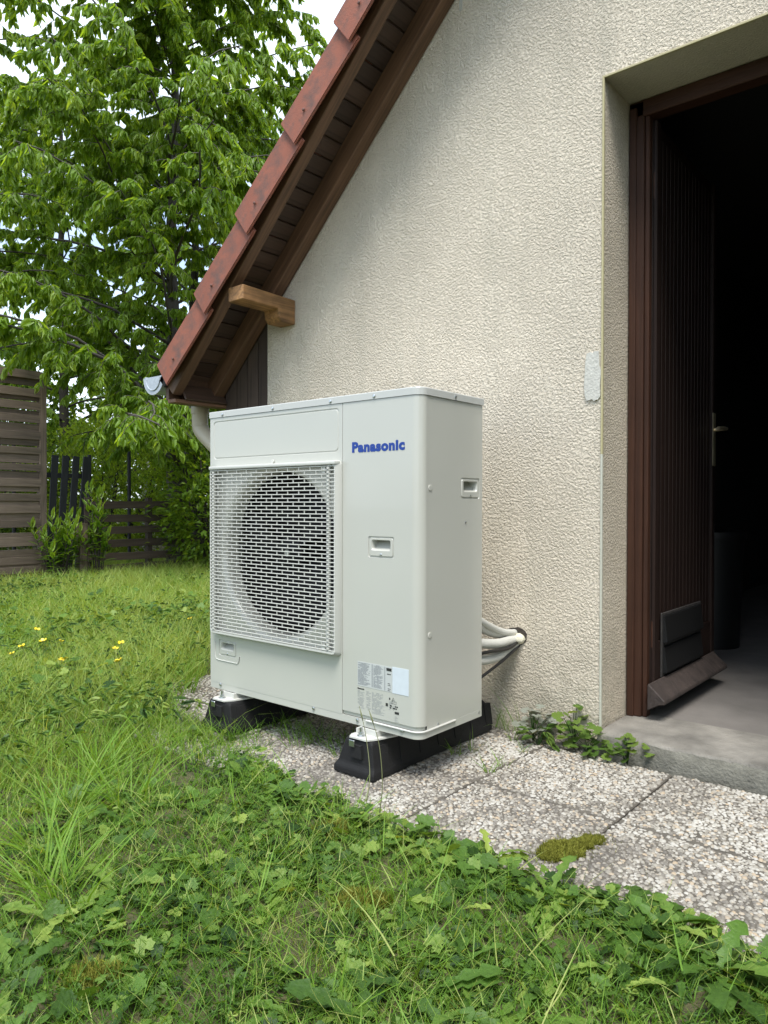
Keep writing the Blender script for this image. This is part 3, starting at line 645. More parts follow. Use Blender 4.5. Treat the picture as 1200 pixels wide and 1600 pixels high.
# lid
def plan(off, y1=DD):
    pts = [(XW - off, y1 + off), (XW - off, -off)]
    pts += [(p[0], p[1]) for p in corner_path(off)] + [(off, y1 + off)]; return pts
bm = bmesh.new()
Rg = loft(bm, [[(p[0], p[1], z) for p in plan(o)] for o, z in ((-.006, 1.1045), (.0025, 1.1045), (.0025, 1.106), (.0028, 1.1235), (.0018, 1.1255), (-.0005, 1.1265))]); bm.faces.new(Rg[-1]); bm.faces.new(Rg[0])
lid = bmobj('lid', bm, M_lid, hp, smooth=2); lid.data.set_sharp_from_angle(angle=rad(18))
# base pan
bm = bmesh.new(); Rg = loft(bm, [[(p[0], p[1], z) for p in plan(o)] for o, z in ((-.003, .1518), (-.0006, .1518), (-.0004, .1305), (-.002, .129))]); bm.faces.new(Rg[-1]); bm.faces.new(Rg[0])
base = bmobj('base_pan', bm, M_white, hp, smooth=2); base.data.set_sharp_from_angle(angle=rad(18))
# horizontal shadow-gap groove round the lower corner
def ribbon(z0, z1, a, b, off, m, name, parent):
    pts = [(a, -off)] + [(p[0], p[1]) for p in corner_path(off)] + [(off, b)]
    bm = bmesh.new(); loft(bm, [[(p[0], p[1], z) for p in pts] for z in (z0, z1)], close=False)
    return bmobj(name, bm, m, parent, smooth=2)
bm = bmesh.new(); pin = [(-.2, .004), (-.2, -.0)] 
ribbon(.1535, .163, -.2965, .034, -.005, M_white, 'skirt_recess', hp)
pts_o = [(-.198, -.0025)] + [(p[0], p[1]) for p in corner_path(.0025)] + [(.0025, .173)]
bm.free(); bm = bmesh.new(); tube(bm, [(p[0], p[1], .1515) for p in pts_o], .0032, 6); bmobj('skirt_rib', bm, M_whitegr, hp, smooth=True)
# screws
sb = bmesh.new(); tube(sb, [(0, 0, 0), (0, -.0022, 0), (0, -.0034, 0)], [.0052, .0052, .0032], 10); scr = bpy.data.meshes.new('screw'); bmesh.ops.recalc_face_normals(sb, faces=sb.faces); sb.to_mesh(scr); sb.free(); scr.materials.append(M_steel)
wa = bmesh.new(); tube(wa, [(0, .001, 0), (0, -.0012, 0), (0, -.002, 0)], [.0095, .0095, .0072], 16); wash = bpy.data.meshes.new('washer'); bmesh.ops.recalc_face_normals(wa, faces=wa.faces); wa.to_mesh(wash); wa.free(); wash.materials.append(M_white)
for (x, z) in ((-.893, .1485), (-.42, .1475), (-.233, .146), (-.062, .1475)): link('screw', scr, None, hp, Matrix.Translation((x, -.002, z)))
for x in (-.88, -.613, -.346, -.168): link('screw', scr, None, lid, Matrix.Translation((x, -.003, 1.113)))
RS = Matrix.Rotation(PI / 2, 4, 'Z')
link('screw', scr, None, lid, Matrix.Translation((.003, .168, 1.114)) @ RS)
for (y, z, w) in ((.048, .842, 1), (.048, .421, 1), (.229, .741, 0), (.307, .145, 0), (.09, .158, 0)):
    if w: link('washer', wash, None, sidep, Matrix.Translation((-.0012, y, z)) @ RS)
    link('screw', scr, None, sidep, Matrix.Translation((-.002 if w else -.001, y, z)) @ RS @ Matrix.Scale(.7, 4))
link('screw', scr, None, serv, Matrix.Translation((-.1435, .0002, .648)) @ Matrix.Scale(.8, 4)); link('screw', scr, None, front, Matrix.Translation((-.856, .0002, .262)) @ Matrix.Scale(.7, 4)); link('screw', scr, None, sidep, Matrix.Translation((-.0012, .2555, .822)) @ RS @ Matrix.Scale(.8, 4))
# embossed surround of the lower left grip and of the grille
bm = bmesh.new(); tube(bm, [(-.925, -.0005, .30), (-.925, -.0005, .248), (-.919, -.0005, .238), (-.905, -.0005, .235), (-.80, -.0005, .235), (-.792, -.0005, .242), (-.788, -.0005, .262)], .0022, 6); bmobj('embossed_line', bm, M_white, front, smooth=True)
# grille
gx0, gx1, gz0, gz1 = -.922, -.305, .336, .922; gy = -.025
bm = bmesh.new()
fo = rrect(gx0 - .004, gx1 + .004, gz0 - .008, gz1 + .008, .014); fi = rrect(gx0 + .004, gx1 - .004, gz0 + .006, gz1 - .006, .010)
rings = [[(x, 0, z) for x, z in fo], [(x, -.006, z) for x, z in fo], [(x, gy + .004, z) for x, z in rrect(gx0 - .001, gx1 + .001, gz0 - .003, gz1 + .002, .012)], [(x, gy - .001, z) for x, z in rrect(gx0, gx1, gz0, gz1, .012)],
         [(x, gy - .001, z) for x, z in fi], [(x, -.004, z) for x, z in fi], [(x, 0, z) for x, z in fi]]
loft(bm, rings)
# the frame's left and right cheeks are open: narrow frame, kept low there
grille = bmobj('grille', bm, M_whitegr, hp, smooth=True)
box('grille_hood', gx0 - .002, gx1 + .003, gy - .006, -.004, gz1 - .006, gz1 + .006, M_whitegr, grille, bev=.003, seg=2)
nb = 46; pitch = (gz1 - gz0 - .02) / nb
bb = bmesh.new(); bx(bb, gx0 + .001, gx1 - .001, -.0016, .0016, -.0015, .0015, .0006); bme = bpy.data.meshes.new('grille_bar'); bb.to_mesh(bme); bb.free(); bme.materials.append(M_whitegr)
for k in range(nb + 1): link('grille_bar', bme, None, grille, Matrix.Translation((0, gy, gz0 + .01 + pitch * k)))
bm = bmesh.new(); sp = .0515
for k in range(nb):
    z0 = gz0 + .01 + pitch * k + .0018; z1 = z0 + pitch - .0036; x = gx0 + .02 + (sp / 2 if k % 2 else 0)
    while x < gx1 - .05:
        vs = [bm.verts.new((xx, yy, zz)) for xx in (x - .0012, x + .0012) for yy in (gy - .0014, gy + .0014) for zz in (z0, z1)]
        for f in ((0, 1, 3, 2), (4, 6, 7, 5), (0, 4, 5, 1), (2, 3, 7, 6)): bm.faces.new([vs[i] for i in f])
        x += sp
bmobj('grille_crossbars', bm, M_whitegr, grille, kind='stuff')
for x in (gx0 + .018, gx1 - .030):
    bm = bmesh.new(); tube(bm, [(x, gy + .006, gz0 + .006), (x, gy + .006, gz1 - .006)], .0045, 8)
    for k in range(nb):
        z = gz0 + .01 + pitch * (k + .5); tube(bm, [(x, gy + .001, z - .003), (x, gy + .001, z + .003)], .0058, 8)
    bmobj('grille_rail', bm, M_whitegr, grille, smooth=True)
bm = bmesh.new()
for k in range(nb + 1):   # short returns of the bars along the right cheek
    z = gz0 + .01 + pitch * k; bx(bm, gx1 - .004, gx1 - .001, gy + .002, -.003, z - .0014, z + .0014); bx(bm, gx0 + .001, gx0 + .004, gy + .002, -.003, z - .0014, z + .0014)
bmobj('grille_returns', bm, M_whitegr, grille, kind='stuff')
for z in (gz0 + .018, gz1 - .020): box('grille_clip', gx1 - .062, gx1 - .045, gy + .002, -.001, z - .012, z + .012, M_whitegr, grille, bev=.002)
bm = bmesh.new(); tube(bm, [(-.614, -.001, .937), (-.614, -.005, .937)], .007, 12); bmobj('grille_latch', bm, M_whitegr, grille, smooth=True)
# logo
def text(s, x, z, size, m, parent, bold=0., width=None, y=-.0004, name='lettering'):
    cu = bpy.data.curves.new(name, 'FONT'); cu.body = s; cu.size = size; cu.offset = bold; cu.extrude = .0003; cu.space_character = 1.10 if bold > .001 else 1; cu.resolution_u = 4
    o = bpy.data.objects.new('tmp', cu); COL.objects.link(o); bpy.context.view_layer.update()
    me = bpy.data.meshes.new_from_object(o.evaluated_get(bpy.context.evaluated_depsgraph_get())); bpy.data.objects.remove(o); me.name = name
    co = np.empty(len(me.vertices) * 3, np.float32); me.vertices.foreach_get('co', co); co = co.reshape(-1, 3)
    w = co[:, 0].max() - co[:, 0].min(); k = (width / w) if width else 1; co[:, 0] = (co[:, 0] - co[:, 0].min()) * k; me.vertices.foreach_set('co', co.ravel())
    me.materials.clear(); me.materials.append(m)
    return link(name, me, None, parent, Matrix(((1, 0, 0, x), (0, 0, -1, y), (0, 1, 0, z), (0, 0, 0, 1))))
text('Panasonic', -.258, .9525, .0405, M_blue, serv, bold=.0022, width=.203, name='brand_name')
# rating labels
def dashes(bm, x0, x1, z0, z1, pitch, hgt, ragged, y=-.0008, seed=0, gap=.12):
    rr = random.Random(seed); z = z1
    while z > z0:
        x = x0; end = x1 - rr.random() * ragged * (x1 - x0)
        while x < end:
            w = min(rr.uniform(.003, .010), end - x)
            if rr.random() > gap: bm.faces.new([bm.verts.new(v) for v in ((x, y, z), (x + w, y, z), (x + w, y, z - hgt), (x, y, z - hgt))])
            x += w + .001
        z -= pitch
M_lab = mat('label_film', (.46, .475, .46), .4)
lab = box('rating_label', -.234, -.100, -.0006, 0, .2505, .324, M_lab, serv, bev=0)
bm = bmesh.new(); dashes(bm, -.232, -.182, .254, .321, .0027, .0017, .35, seed=1, gap=.05); dashes(bm, -.171, -.134, .254, .321, .0027, .0016, .35, seed=2, gap=.08); dashes(bm, -.178, -.174, .254, .321, .0027, .002, 0, seed=3, gap=0); dashes(bm, -.129, -.126, .254, .321, .0029, .002, 0, seed=4, gap=0)
bmobj('small_print', bm, M_ink, lab, kind='stuff')
bm = bmesh.new(); bx(bm, -.121, -.102, -.0012, -.0008, .311, .3195); dashes(bm, -.119, -.104, .299, .303, .004, .003, .1, seed=5); dashes(bm, -.116, -.104, .254, .275, .005, .002, .3, seed=6, gap=.3)
bmobj('label_print', bm, M_inkb, lab)
box('sticker', -.099, -.039, -.0008, 0, .2495, .3255, M_stick, serv, bev=0)
bm = bmesh.new(); dashes(bm, -.234, -.206, .183, .236, .0034, .0011, .3, y=-.0003, seed=7); dashes(bm, -.199, -.180, .183, .238, .0034, .0011, .4, y=-.0003, seed=8); dashes(bm, -.177, -.128, .178, .239, .0032, .0011, .3, y=-.0003, seed=9)
dashes(bm, -.112, -.086, .198, .222, .0036, .0011, .3, y=-.0003, seed=11, gap=.3); dashes(bm, -.090, -.074, .168, .183, .0036, .0011, .3, y=-.0003, seed=12)
bmobj('small_print', bm, M_ink, serv, kind='stuff')
text('Panasonic', -.234, .2405, .0058, M_inkb, serv, bold=.0003, width=.026, name='label_brand_name')
bm = bmesh.new()
def sym(x, z, s):
    for a, b in (((x, z), (x + s, z)), ((x + s, z), (x + s, z + s)), ((x + s, z + s), (x, z + s)), ((x, z + s), (x, z))): tube(bm, [(a[0], -.0003, a[1]), (b[0], -.0003, b[1])], .0004, 4)
sym(-.104, .2185, .007); sym(-.093, .2175, .008); 
def tri(x, z, s):
    for a, b in (((x, z), (x + s, z)), ((x + s, z), (x + s / 2, z + s * .9)), ((x + s / 2, z + s * .9), (x, z))): tube(bm, [(a[0], -.0003, a[1]), (b[0], -.0003, b[1])], .0005, 4)
tri(-.1005, .2275, .009); bx(bm, -.111, -.107, -.0006, -.0001, .228, .234); bx(bm, -.124, -.1155, -.0006, -.0001, .2075, .2165); bx(bm, -.090, -.0745, -.0006, -.0001, .190, .197)
dashes(bm, -.109, -.078, .206, .213, .006, .004, .1, y=-.0003, seed=14, gap=.3)
bmobj('label_symbols', bm, M_inkb, serv)
# steel feet with bolts
for (xa, xb, xp) in ((-.232, -.138, -.185), (-.885, -.795, -.84)):
    bm = bmesh.new()
    pl = [(xa + .012, -.052), (xa, -.030), (xa + .006, .05), (xb + .02, .05), (xb, -.020), (xb - .018, -.050)]
    prism(bm, pl, 2, .108, .1125); bx(bm, xa + .01, xa + .016, -.02, .05, .1125, .129); bx(bm, xb - .02, xb - .012, -.012, .05, .1125, .129); bx(bm, xa + .016, xb - .02, -.008, -.002, .1125, .129); bx(bm, xa, xb, .05, .32, .112, .1295)
    ft = bmobj('mounting_foot', bm, M_whitegr, hp)
    bm = bmesh.new(); x = (xa + xb) / 2 - .01; y = -.028
    tube(bm, [(x, y, .1125), (x, y, .1145)], .013, 14); tube(bm, [(x, y, .1145), (x, y, .122)], .009, 6); tube(bm, [(x, y, .122), (x, y, .137)], .005, 8); bmobj('bolt', bm, M_steel, ft, smooth=True)
    box('steel_clip', x - .016, x + .004, -.0645, -.0615, .088, .107, M_steel, ft, bev=.001)
# rubber blocks
def block(x0, x1, xa, xb, label):
    r = root('rubber_foot', ((x0 + x1) / 2, .27, 0), label, 'rubber block', 'rubber support blocks under the heat pump')
    bm = bmesh.new(); y0, y1 = -.058, .585
    def ringf(x0, x1, y0, y1, z): return [(x0, y0, z), (x1, y0, z), (x1, y1, z), (x0, y1, z)]
    Rg = loft(bm, [ringf(x0, x1, y0, y1, 0), ringf(x0, x1, y0, y1, .018), ringf(x0 + .012, x1 - .006, y0 + .008, y1 - .008, .034), ringf(xa, xb, y0 + .012, y1 - .02, .100), ringf(xa + .005, xb - .005, y0 + .017, y1 - .025, .107)])
    bm.faces.new(Rg[-1]); bm.faces.new(Rg[0]); bmesh.ops.recalc_face_normals(bm, faces=bm.faces); bmesh.ops.bevel(bm, geom=list(bm.edges), offset=.003, segments=1, affect='EDGES')
    bmobj('rubber_body', bm, M_rubber, r)
    for k in range(7):   # ribs on the long side
        y = -.02 + .095 * k; bm = bmesh.new()
        prism(bm, [(x1 - .012, .02), (x1 - .001, .02), (xb + .004, .092), (xb - .010, .092)], 1, y, y + .040); bmobj('rib', bm, M_rubber, r)
    bm = bmesh.new(); prism(bm, [(xa + .03, .055), (xb - .03, .055), (xb - .035, .092), (xa + .035, .092)], 1, y0 + .001, y0 + .02); bmobj('end_boss', bm, M_rubber, r)
block(-.280, -.122, -.242, -.138, 'black rubber block under the service-panel end of the heat pump')
block(-.935, -.765, -.90, -.785, 'black rubber block under the fan end of the heat pump, half in grass')
# pipes
pr = root('pipe_bundle', (-.075, .66, .30), 'white insulated pipes and black cable entering the wall behind the heat pump', 'pipes')
for nm, pts, r, m in (('insulated_pipe', [(-.10, .30, .345), (-.06, .38, .343), (-.055, .50, .325), (-.070, .62, .318), (-.075, .70, .318)], .0165, M_ins),
                      ('insulated_pipe', [(-.10, .30, .288), (-.065, .38, .284), (-.06, .50, .278), (-.068, .60, .292), (-.075, .70, .305)], .0165, M_ins),
                      ('insulated_pipe', [(-.07, .29, .46), (-.075, .36, .43), (-.09, .48, .37), (-.092, .60, .338), (-.085, .70, .330)], .014, M_ins),
                      ('insulated_pipe', [(-.09, .29, .50), (-.085, .36, .455), (-.075, .44, .405), (-.078, .58, .352), (-.075, .70, .335)], .012, M_ins),
                      ('black_cable', [(-.08, .30, .30), (-.04, .42, .311), (-.045, .56, .302), (-.058, .64, .308), (-.07, .70, .312)], .006, M_blk),
                      ('black_cable', [(-.10, .34, .17), (-.07, .40, .215), (-.05, .50, .255), (-.048, .60, .285), (-.07, .70, .30)], .005, M_blk)):
    bm = bmesh.new(); tube(bm, spline(pts, 6), r, 12); bmobj(nm, bm, m, pr, smooth=True)
M_hole = mat('dark_hole', (.05, .042, .035), 1, bump=(90, .006)); M_foam = mat('cream_foam', (.70, .66, .52), .8, bump=(60, .006))
bm = bmesh.new(); prism(bm, [(-.070 + .042 * math.cos(2 * PI * k / 18) * random.uniform(.85, 1.1), .328 + .034 * math.sin(2 * PI * k / 18) * random.uniform(.85, 1.1)) for k in range(18)], 1, .6575, .664); bmobj('wall_hole', bm, M_hole, pr)
bm = bmesh.new(); bmesh.ops.create_icosphere(bm, subdivisions=2, radius=.019)
for v in bm.verts: v.co = Vector((-.052, .652, .322)) + Vector((v.co.x, v.co.y * .9, v.co.z * 1.1)) * random.uniform(.85, 1.15)
bmobj('foam_plug', bm, M_foam, pr, smooth=2)

# ------------------------------------------------------------------ vegetation protos
def leaf_proto(wid=.5, fold=.12, droop=.18, n=4, point=.9):
    """leaf of length 1 along Y, folded along the midrib, drooping in -Z"""
    mids, L_, R_ = [], [], []; V = []; F = []
    ts = np.linspace(0, 1, n + 1)
    for t in ts: V.append((0, t, -droop * t * t))
    prof = lambda t: wid / 2 * (math.sin(PI * t ** point)) ** .8
    for sgn in (-1, 1):
        base = len(V)
        for t in ts[1:-1]: V.append((sgn * prof(t), t, -droop * t * t + fold * prof(t)))
        m = len(ts) - 2
        F.append((0, 1, base) if sgn > 0 else (0, base, 1))
        for i in range(m - 1):
            a, b, c, d = i + 1, i + 2, base + i, base + i + 1; F += [(a, b, d), (a, d, c)]
        F.append((m, m + 1, base + m - 1))
    return np.array(V, float), np.array(F)
LV, LF = leaf_proto(.42, .3, .3, 4)
SV, SF = leaf_proto(.5, .3, .15, 2)         # cheap leaf for far foliage
def unit(v): return v / (np.linalg.norm(v, axis=1, keepdims=True) + 1e-9)

def make_tree(name, base, label, H, limbs, seed, leaf=.105, lean=(0, 0), first=1.2, Lmax=2.6, mleaf=M_cherry, bark=M_bark, per=24, twigs=16, bright=.0, parts=0, proto=(LV, LF), up=.55, group=None, rt=.09, zs=None, az_bias=None, keep=None, cat='tree'):
    R = random.Random(seed); rg = np.random.default_rng(seed); b = Vector(base)
    t = root(name, base, label, cat, group)
    tp = [b + Vector((lean[0] * (k / 8) ** 1.3 + R.uniform(-.05, .05) * (k > 0), lean[1] * (k / 8) ** 1.3 + R.uniform(-.05, .05) * (k > 0), H * k / 8)) for k in range(9)]
    tpp = spline(tp, 4); bm = bmesh.new(); tube(bm, tpp, [rt * (1 - .85 * k / (len(tpp) - 1)) + .008 for k in range(len(tpp))], 9); bmobj('trunk', bm, bark, t, smooth=2)
    LP, LD, LT, LS = [], [], [], []
    lb = bmesh.new()
    for i in range(limbs):
        h = (first + (H - first) * ((i + R.random()) / limbs) ** .9); z = h / H
        p0 = tpp[min(len(tpp) - 1, int(z * (len(tpp) - 1)))].copy()
        az = i * 2.4 + R.uniform(-.4, .4)
        if az_bias and R.random() < az_bias[1]: az = az_bias[0] + R.gauss(0, .9)
        L = Lmax * (1 - .62 * z ** 1.6) * R.uniform(.7, 1.1) * (zs(z) if zs else 1)
        d = Vector((math.cos(az), math.sin(az), up + .5 * z + R.uniform(-.15, .15))).normalized(); pts = [p0.copy()]; p = p0.copy(); n = 9
        for k in range(n):
            d = (d + Vector((R.uniform(-.26, .26), R.uniform(-.26, .26), -.085 - .03 * k / n + R.uniform(-.05, .05)))).normalized(); p = p + d * (L / n); pts.append(p.copy())
        tube(lb, pts, [(.020 * (1 - z * .5) * L / 2.6) * (1 - .85 * k / n) + .003 for k in range(n + 1)], 6)
        for j in range(twigs):
            f = .12 + .88 * (j + R.random()) / twigs; q = f * n; a = min(n - 1, int(q)); s0 = pts[a].lerp(pts[a + 1], q - a)
            ld = (pts[a + 1] - pts[a]).normalized(); sd2 = ld.cross(Vector((0, 0, 1))).normalized() * (1 if j % 2 else -1)
            td = (ld * R.uniform(.2, .9) + sd2 * R.uniform(.3, 1) + Vector((0, 0, R.uniform(-.3, .45)))).normalized(); tl = R.uniform(.25, .62) * (1.1 - .4 * f) * (Lmax / 2.6) ** .5
            tw = [s0.copy()]; tq = s0.copy()
            for k in range(5): td = (td + Vector((0, 0, -.24)) + Vector((R.uniform(-.1, .1),) * 3)).normalized(); tq = tq + td * tl / 5; tw.append(tq.copy())
            tube(lb, tw[::2] + [tw[-1]], [.005, .0042, .003, .002], 3, cap=False)
            A = np.array([list(v) for v in tw]); m = max(4, int(per * tl / .45)); ft = np.sort(rg.uniform(.08, 1, m)) ; ft[-max(2, m // 5):] = rg.uniform(.9, 1, max(2, m // 5)); q = ft * 5 - 1e-6; ia = q.astype(int)
            P = A[ia] + (A[ia + 1] - A[ia]) * (q - ia)[:, None]; D = unit(A[ia + 1] - A[ia]); side = unit(np.cross(D, [0, 0, 1])); sg = rg.choice([-1, 1], m)[:, None]
            dd = unit(D * rg.uniform(.1, .8, (m, 1)) + side * sg * rg.uniform(.2, .9, (m, 1)) + np.array([0, 0, -1.]) * rg.uniform(.4, 1.7, (m, 1)) + rg.normal(0, .18, (m, 3)))
            LP.append(P); LD.append(dd); tint = .30 + .22 * rg.random(m) + .30 * (ft ** 5) * R.uniform(.1, 1.1) + bright + R.uniform(-.08, .08); LT.append(tint); LS.append(leaf * rg.uniform(.6, 1.15, m) * (1 - .25 * (ft > .93)))
    bmobj('branches', lb, bark, t, smooth=2)
    P = np.concatenate(LP); D = np.concatenate(LD); T = np.clip(np.concatenate(LT), 0, 1); Sz = np.concatenate(LS)
    if keep is not None: k = keep(P, rg); P, D, T, Sz = P[k], D[k], T[k], Sz[k]
    n = len(P); nrm = unit(rg.normal(0, .55, (n, 3)) + np.array([0, 0, .8])); Rm = frames(D, nrm) * Sz[:, None, None]
    if parts:
        sx_, sy_, sz_ = screen(P); vis = (sx_ > 0) & (sx_ < 560) & (sy_ > 0) & (sy_ < 900) & (sz_ > .5)
        big = np.argsort(np.where(vis, -Sz / sz_, 9))[:parts]; rest = np.ones(n, bool); rest[big] = False
        mes = []
        for k in range(5): mes.append(nmesh('leaf', proto[0], proto[1], np.full(len(proto[0]), .42 + .11 * k))); mes[-1].materials.append(mleaf)
        for i in big:
            M4 = Matrix.Identity(4)
            for a in range(3):
                for c in range(3): M4[a][c] = Rm[i, a, c]
                M4[a][3] = P[i, a]
            link('leaf', mes[int(np.clip((T[i] - .40) / .11, 0, 4))], None, t, M4)
        P, Rm, T = P[rest], Rm[rest], T[rest]
    V, F, TT = inst(proto[0], proto[1], Rm, P, T); o = link('crown', nmesh('crown', V, F, TT), mleaf, t); o['kind'] = 'stuff'
    return t

# camera-facing side of the main cherry is denser; thin at top
def sky_gaps(P, rg):
    x, y, z = screen(P); n = vnoise(x / 70, y / 70, 21) * .6 + vnoise(x / 28, y / 28, 22) * .4
    return rg.random(len(P)) < np.clip(1.35 - np.clip((330 - y) / 500, 0, .55) * 2 * (n > .42), .12, 1)
make_tree('cherry_tree', (-6.05, 3.3, 0), 'tall cherry tree with drooping bright leaves rising above the board fence', 7.6, 68, 3, leaf=.13, lean=(-.15, .1), first=1.1, Lmax=3.3, twigs=19, per=40, parts=300,
          az_bias=(math.atan2(-.75, .62), .35))
make_tree('cherry_tree', (-7.9, 1.3, 0), 'second cherry tree growing behind the board fence, its crown over the boards', 7.2, 38, 11, leaf=.14, first=1.6, Lmax=3.0, twigs=14, per=26)
make_tree('garden_tree', (-6.6, 4.0, 0), 'slender dark trunked tree close behind the cherry tree beside the roof', 6.4, 30, 17, leaf=.10, first=1.0, Lmax=2.2, twigs=12, per=26, bark=M_barkd, bright=-.1, rt=.08)
far = [(-10.5, 4.2, 7.5, 5), (-9.6, 6.8, 8.5, 6), (-8.4, 9.0, 8.0, 7), (-12.5, 1.0, 8.0, 8), (-6.2, 8.2, 4.6, 9)]
fl = ['round dense tree behind the cherry tree, above the gate', 'tall dense tree behind the low board fence', 'broad tree beyond the garden, near the gutter', 'broad dark tree beyond the board fence at the picture edge', 'small bushy tree behind the roof eave']
for (x, y, h, sd_n), lb_ in zip(far, fl):
    make_tree('background_tree', (x, y, 0), lb_, h, 44, sd_n + 30, leaf=.19, first=.4, Lmax=3.3, twigs=13, per=17, mleaf=M_back, bark=M_barkd, proto=(SV, SF), up=.4, group='trees beyond the garden fence', bright=.05)
# shrubs: bushes behind the gate and fence
def bush(name, cx, cy, w, d, h, n, ml, label, leaf, seed, tb=.45, group=None, z0=0.):
    rg = np.random.default_rng(seed); t = root(name, (cx, cy, 0), label, 'bush', group); lb = bmesh.new(); R = random.Random(seed)
    for k in range(9):
        a = R.uniform(0, 2 * PI); tube(lb, [(cx + .1 * math.cos(a), cy + .1 * math.sin(a), 0), (cx + w * .3 * math.cos(a), cy + d * .3 * math.sin(a), h * .5), (cx + w * .4 * math.cos(a), cy + d * .4 * math.sin(a), h * .85)], [.02, .014, .004], 5)
    bmobj('stem', lb, M_barkd, t, smooth=2)
    nc = n // 28; th_ = rg.uniform(0, 2 * PI, nc); ph = np.arccos(rg.uniform(-1, 1, nc)); r = rg.uniform(.55, 1, nc) ** .5
    C = np.stack([cx + w / 2 * r * np.sin(ph) * np.cos(th_), cy + d / 2 * r * np.sin(ph) * np.sin(th_), z0 + h * .5 + h * .5 * r * np.cos(ph)], 1)
    P = np.repeat(C, 28, 0) + rg.normal(0, .11, (nc * 28, 3)) * np.array([1, 1, .8]); P[:, 2] = np.abs(P[:, 2]); n = len(P)
    out = unit((P - np.array([cx, cy, h * .3])) * np.array([1 / w, 1 / d, 1 / h])); dd = unit(out + rg.normal(0, .5, (n, 3)) + np.array([0, 0, -.15])); Rm = frames(dd, unit(rg.normal(0, .6, (n, 3)) + np.array([0, 0, .9]))) * (leaf * rg.uniform(.6, 1.2, n))[:, None, None]
    V, F, T = inst(SV, SF, Rm, P, np.clip(tb + rg.normal(0, .13, n) + np.repeat(rg.normal(0, .1, nc), 28), 0, 1)); o = link('foliage', nmesh('foliage', V, F, T), ml, t); o['kind'] = 'stuff'
bush('hedge_bush', -8.3, 3.7, 1.8, 2.2, 1.9, 12000, M_back, 'light green bush seen through the wire fence', .07, 51, .95)
bush('hedge_bush', -9.2, 2.1, 2.2, 2.6, 2.4, 12000, M_back, 'dark bush behind the black gate', .08, 52, .35)
bush('hedge_bush', -6.9, 5.3, 2.0, 2.4, 2.5, 13000, M_back, 'dark green bush between the tree trunks and the heat pump', .08, 53, .4)
bush('hedge_bush', -5.4, 6.8, 2.6, 2.0, 2.4, 7000, M_back, 'dark bush beyond the lawn beside the house', .08, 54, .3)
bush('hedge_bush', -10.5, 7.5, 4.5, 3.5, 3.0, 9000, M_back, 'wide dark bush at the back of the garden', .10, 55, .25)
bush('hedge_bush', 3.7, -1.2, 1.6, 4.6, 3.2, 12000, M_back, 'tall unseen hedge added on the right to darken the side of the heat pump', .11, 57, .4)  # added out of view to block light from the right
bush('hedge_bush', -13.5, 5.5, 3.0, 9.0, 4.2, 16000, M_back, 'long tall hedge closing the far end of the garden', .17, 58, .3)
bush('hedge_bush', -12.5, 3.6, 3.5, 4.0, 3.0, 9000, M_back, 'wide bush far behind the gate', .10, 56, .35)

# ------------------------------------------------------------------ fences
fb = root('board_fence', (-6.0, .3, 0), 'tall weathered grey-brown horizontal board fence panel beside the lawn', 'fence')
z = .03; k = 0
RF = random.Random(5)
while z < 2.02:
    h = RF.choice([.066, .072, .078, .09]); L = 3.35; y1 = 1.72
    o = box('fence_board', 0, L, -h / 2, h / 2, -.008, .008, M_fence, fb, bev=.002, M=Matrix(((0, 0, 1, -5.975 + (.019 if k % 2 else 0) + RF.uniform(-.003, .003)), (1, 0, 0, y1 - L), (0, 1, 0, z + h / 2), (0, 0, 0, 1))) @ Matrix.Rotation(RF.uniform(-.009, .009), 4, 'Z') @ Matrix.Rotation(RF.uniform(-.05, .16), 4, 'X'))
    z += h - .004; k += 1
for y in (1.745, -1.60): box('post', 0, 2.07, -.035, .035, -.035, .035, M_fence, fb, bev=.004, M=Matrix(((0, 1, 0, -5.985), (0, 0, 1, y), (1, 0, 0, 0), (0, 0, 0, 1))))
gt = root('gate', (-6.0, 2.0, 0), 'low black gate of leaning vertical slats between fence and grey post', 'gate')
for k in range(4):
    y = 1.83 + .098 * k; box('slat', 0, 1.22, -.034, .034, -.009, .009, M_gate, gt, bev=.002, M=Matrix(((0, 0, 1, -6.02), (0, 1, 0, y), (1, 0, 0, .06), (0, 0, 0, 1))) @ Matrix.Rotation(.055 + .01 * k, 4, 'Z'))
for z in (.32, 1.05): box('gate_rail', -6.055, -6.032, 1.79, 2.24, z, z + .05, M_gate, gt, bev=.002)
box('gate_post', -6.04, -6.01, 2.245, 2.275, 0, 1.30, M_gate, gt, bev=.002)
tag(box('fence_post', 0, .60, -.045, .045, -.04, .04, M_fence, None, bev=.006, M=Matrix(((0, 1, 0, -5.72), (0, 0, 1, 2.02), (1, 0, 0, 0), (0, 0, 0, 1)))), 'short grey weathered post standing beside the laurel shrub', 'post')
lf = root('low_fence', (-6.0, 3.0, 0), 'low dark fence of spaced horizontal boards under the trees', 'fence')
for k in range(6):
    box('fence_board', 0, 1.52, -.04, .04, -.009, .009, M_fence_dk, lf, bev=.002, M=Matrix(((0, 0, 1, -5.98), (1, 0, 0, 2.18), (0, 1, 0, .10 + .135 * k), (0, 0, 0, 1))) @ Matrix.Rotation(RF.uniform(-.015, .015), 4, 'Z'))
for y in (2.22, 2.95, 3.65): box('post', 0, .86, -.03, .03, -.03, .03, M_fence_dk, lf, bev=.004, M=Matrix(((0, 1, 0, -6.02), (0, 0, 1, y), (1, 0, 0, 0), (0, 0, 0, 1))))
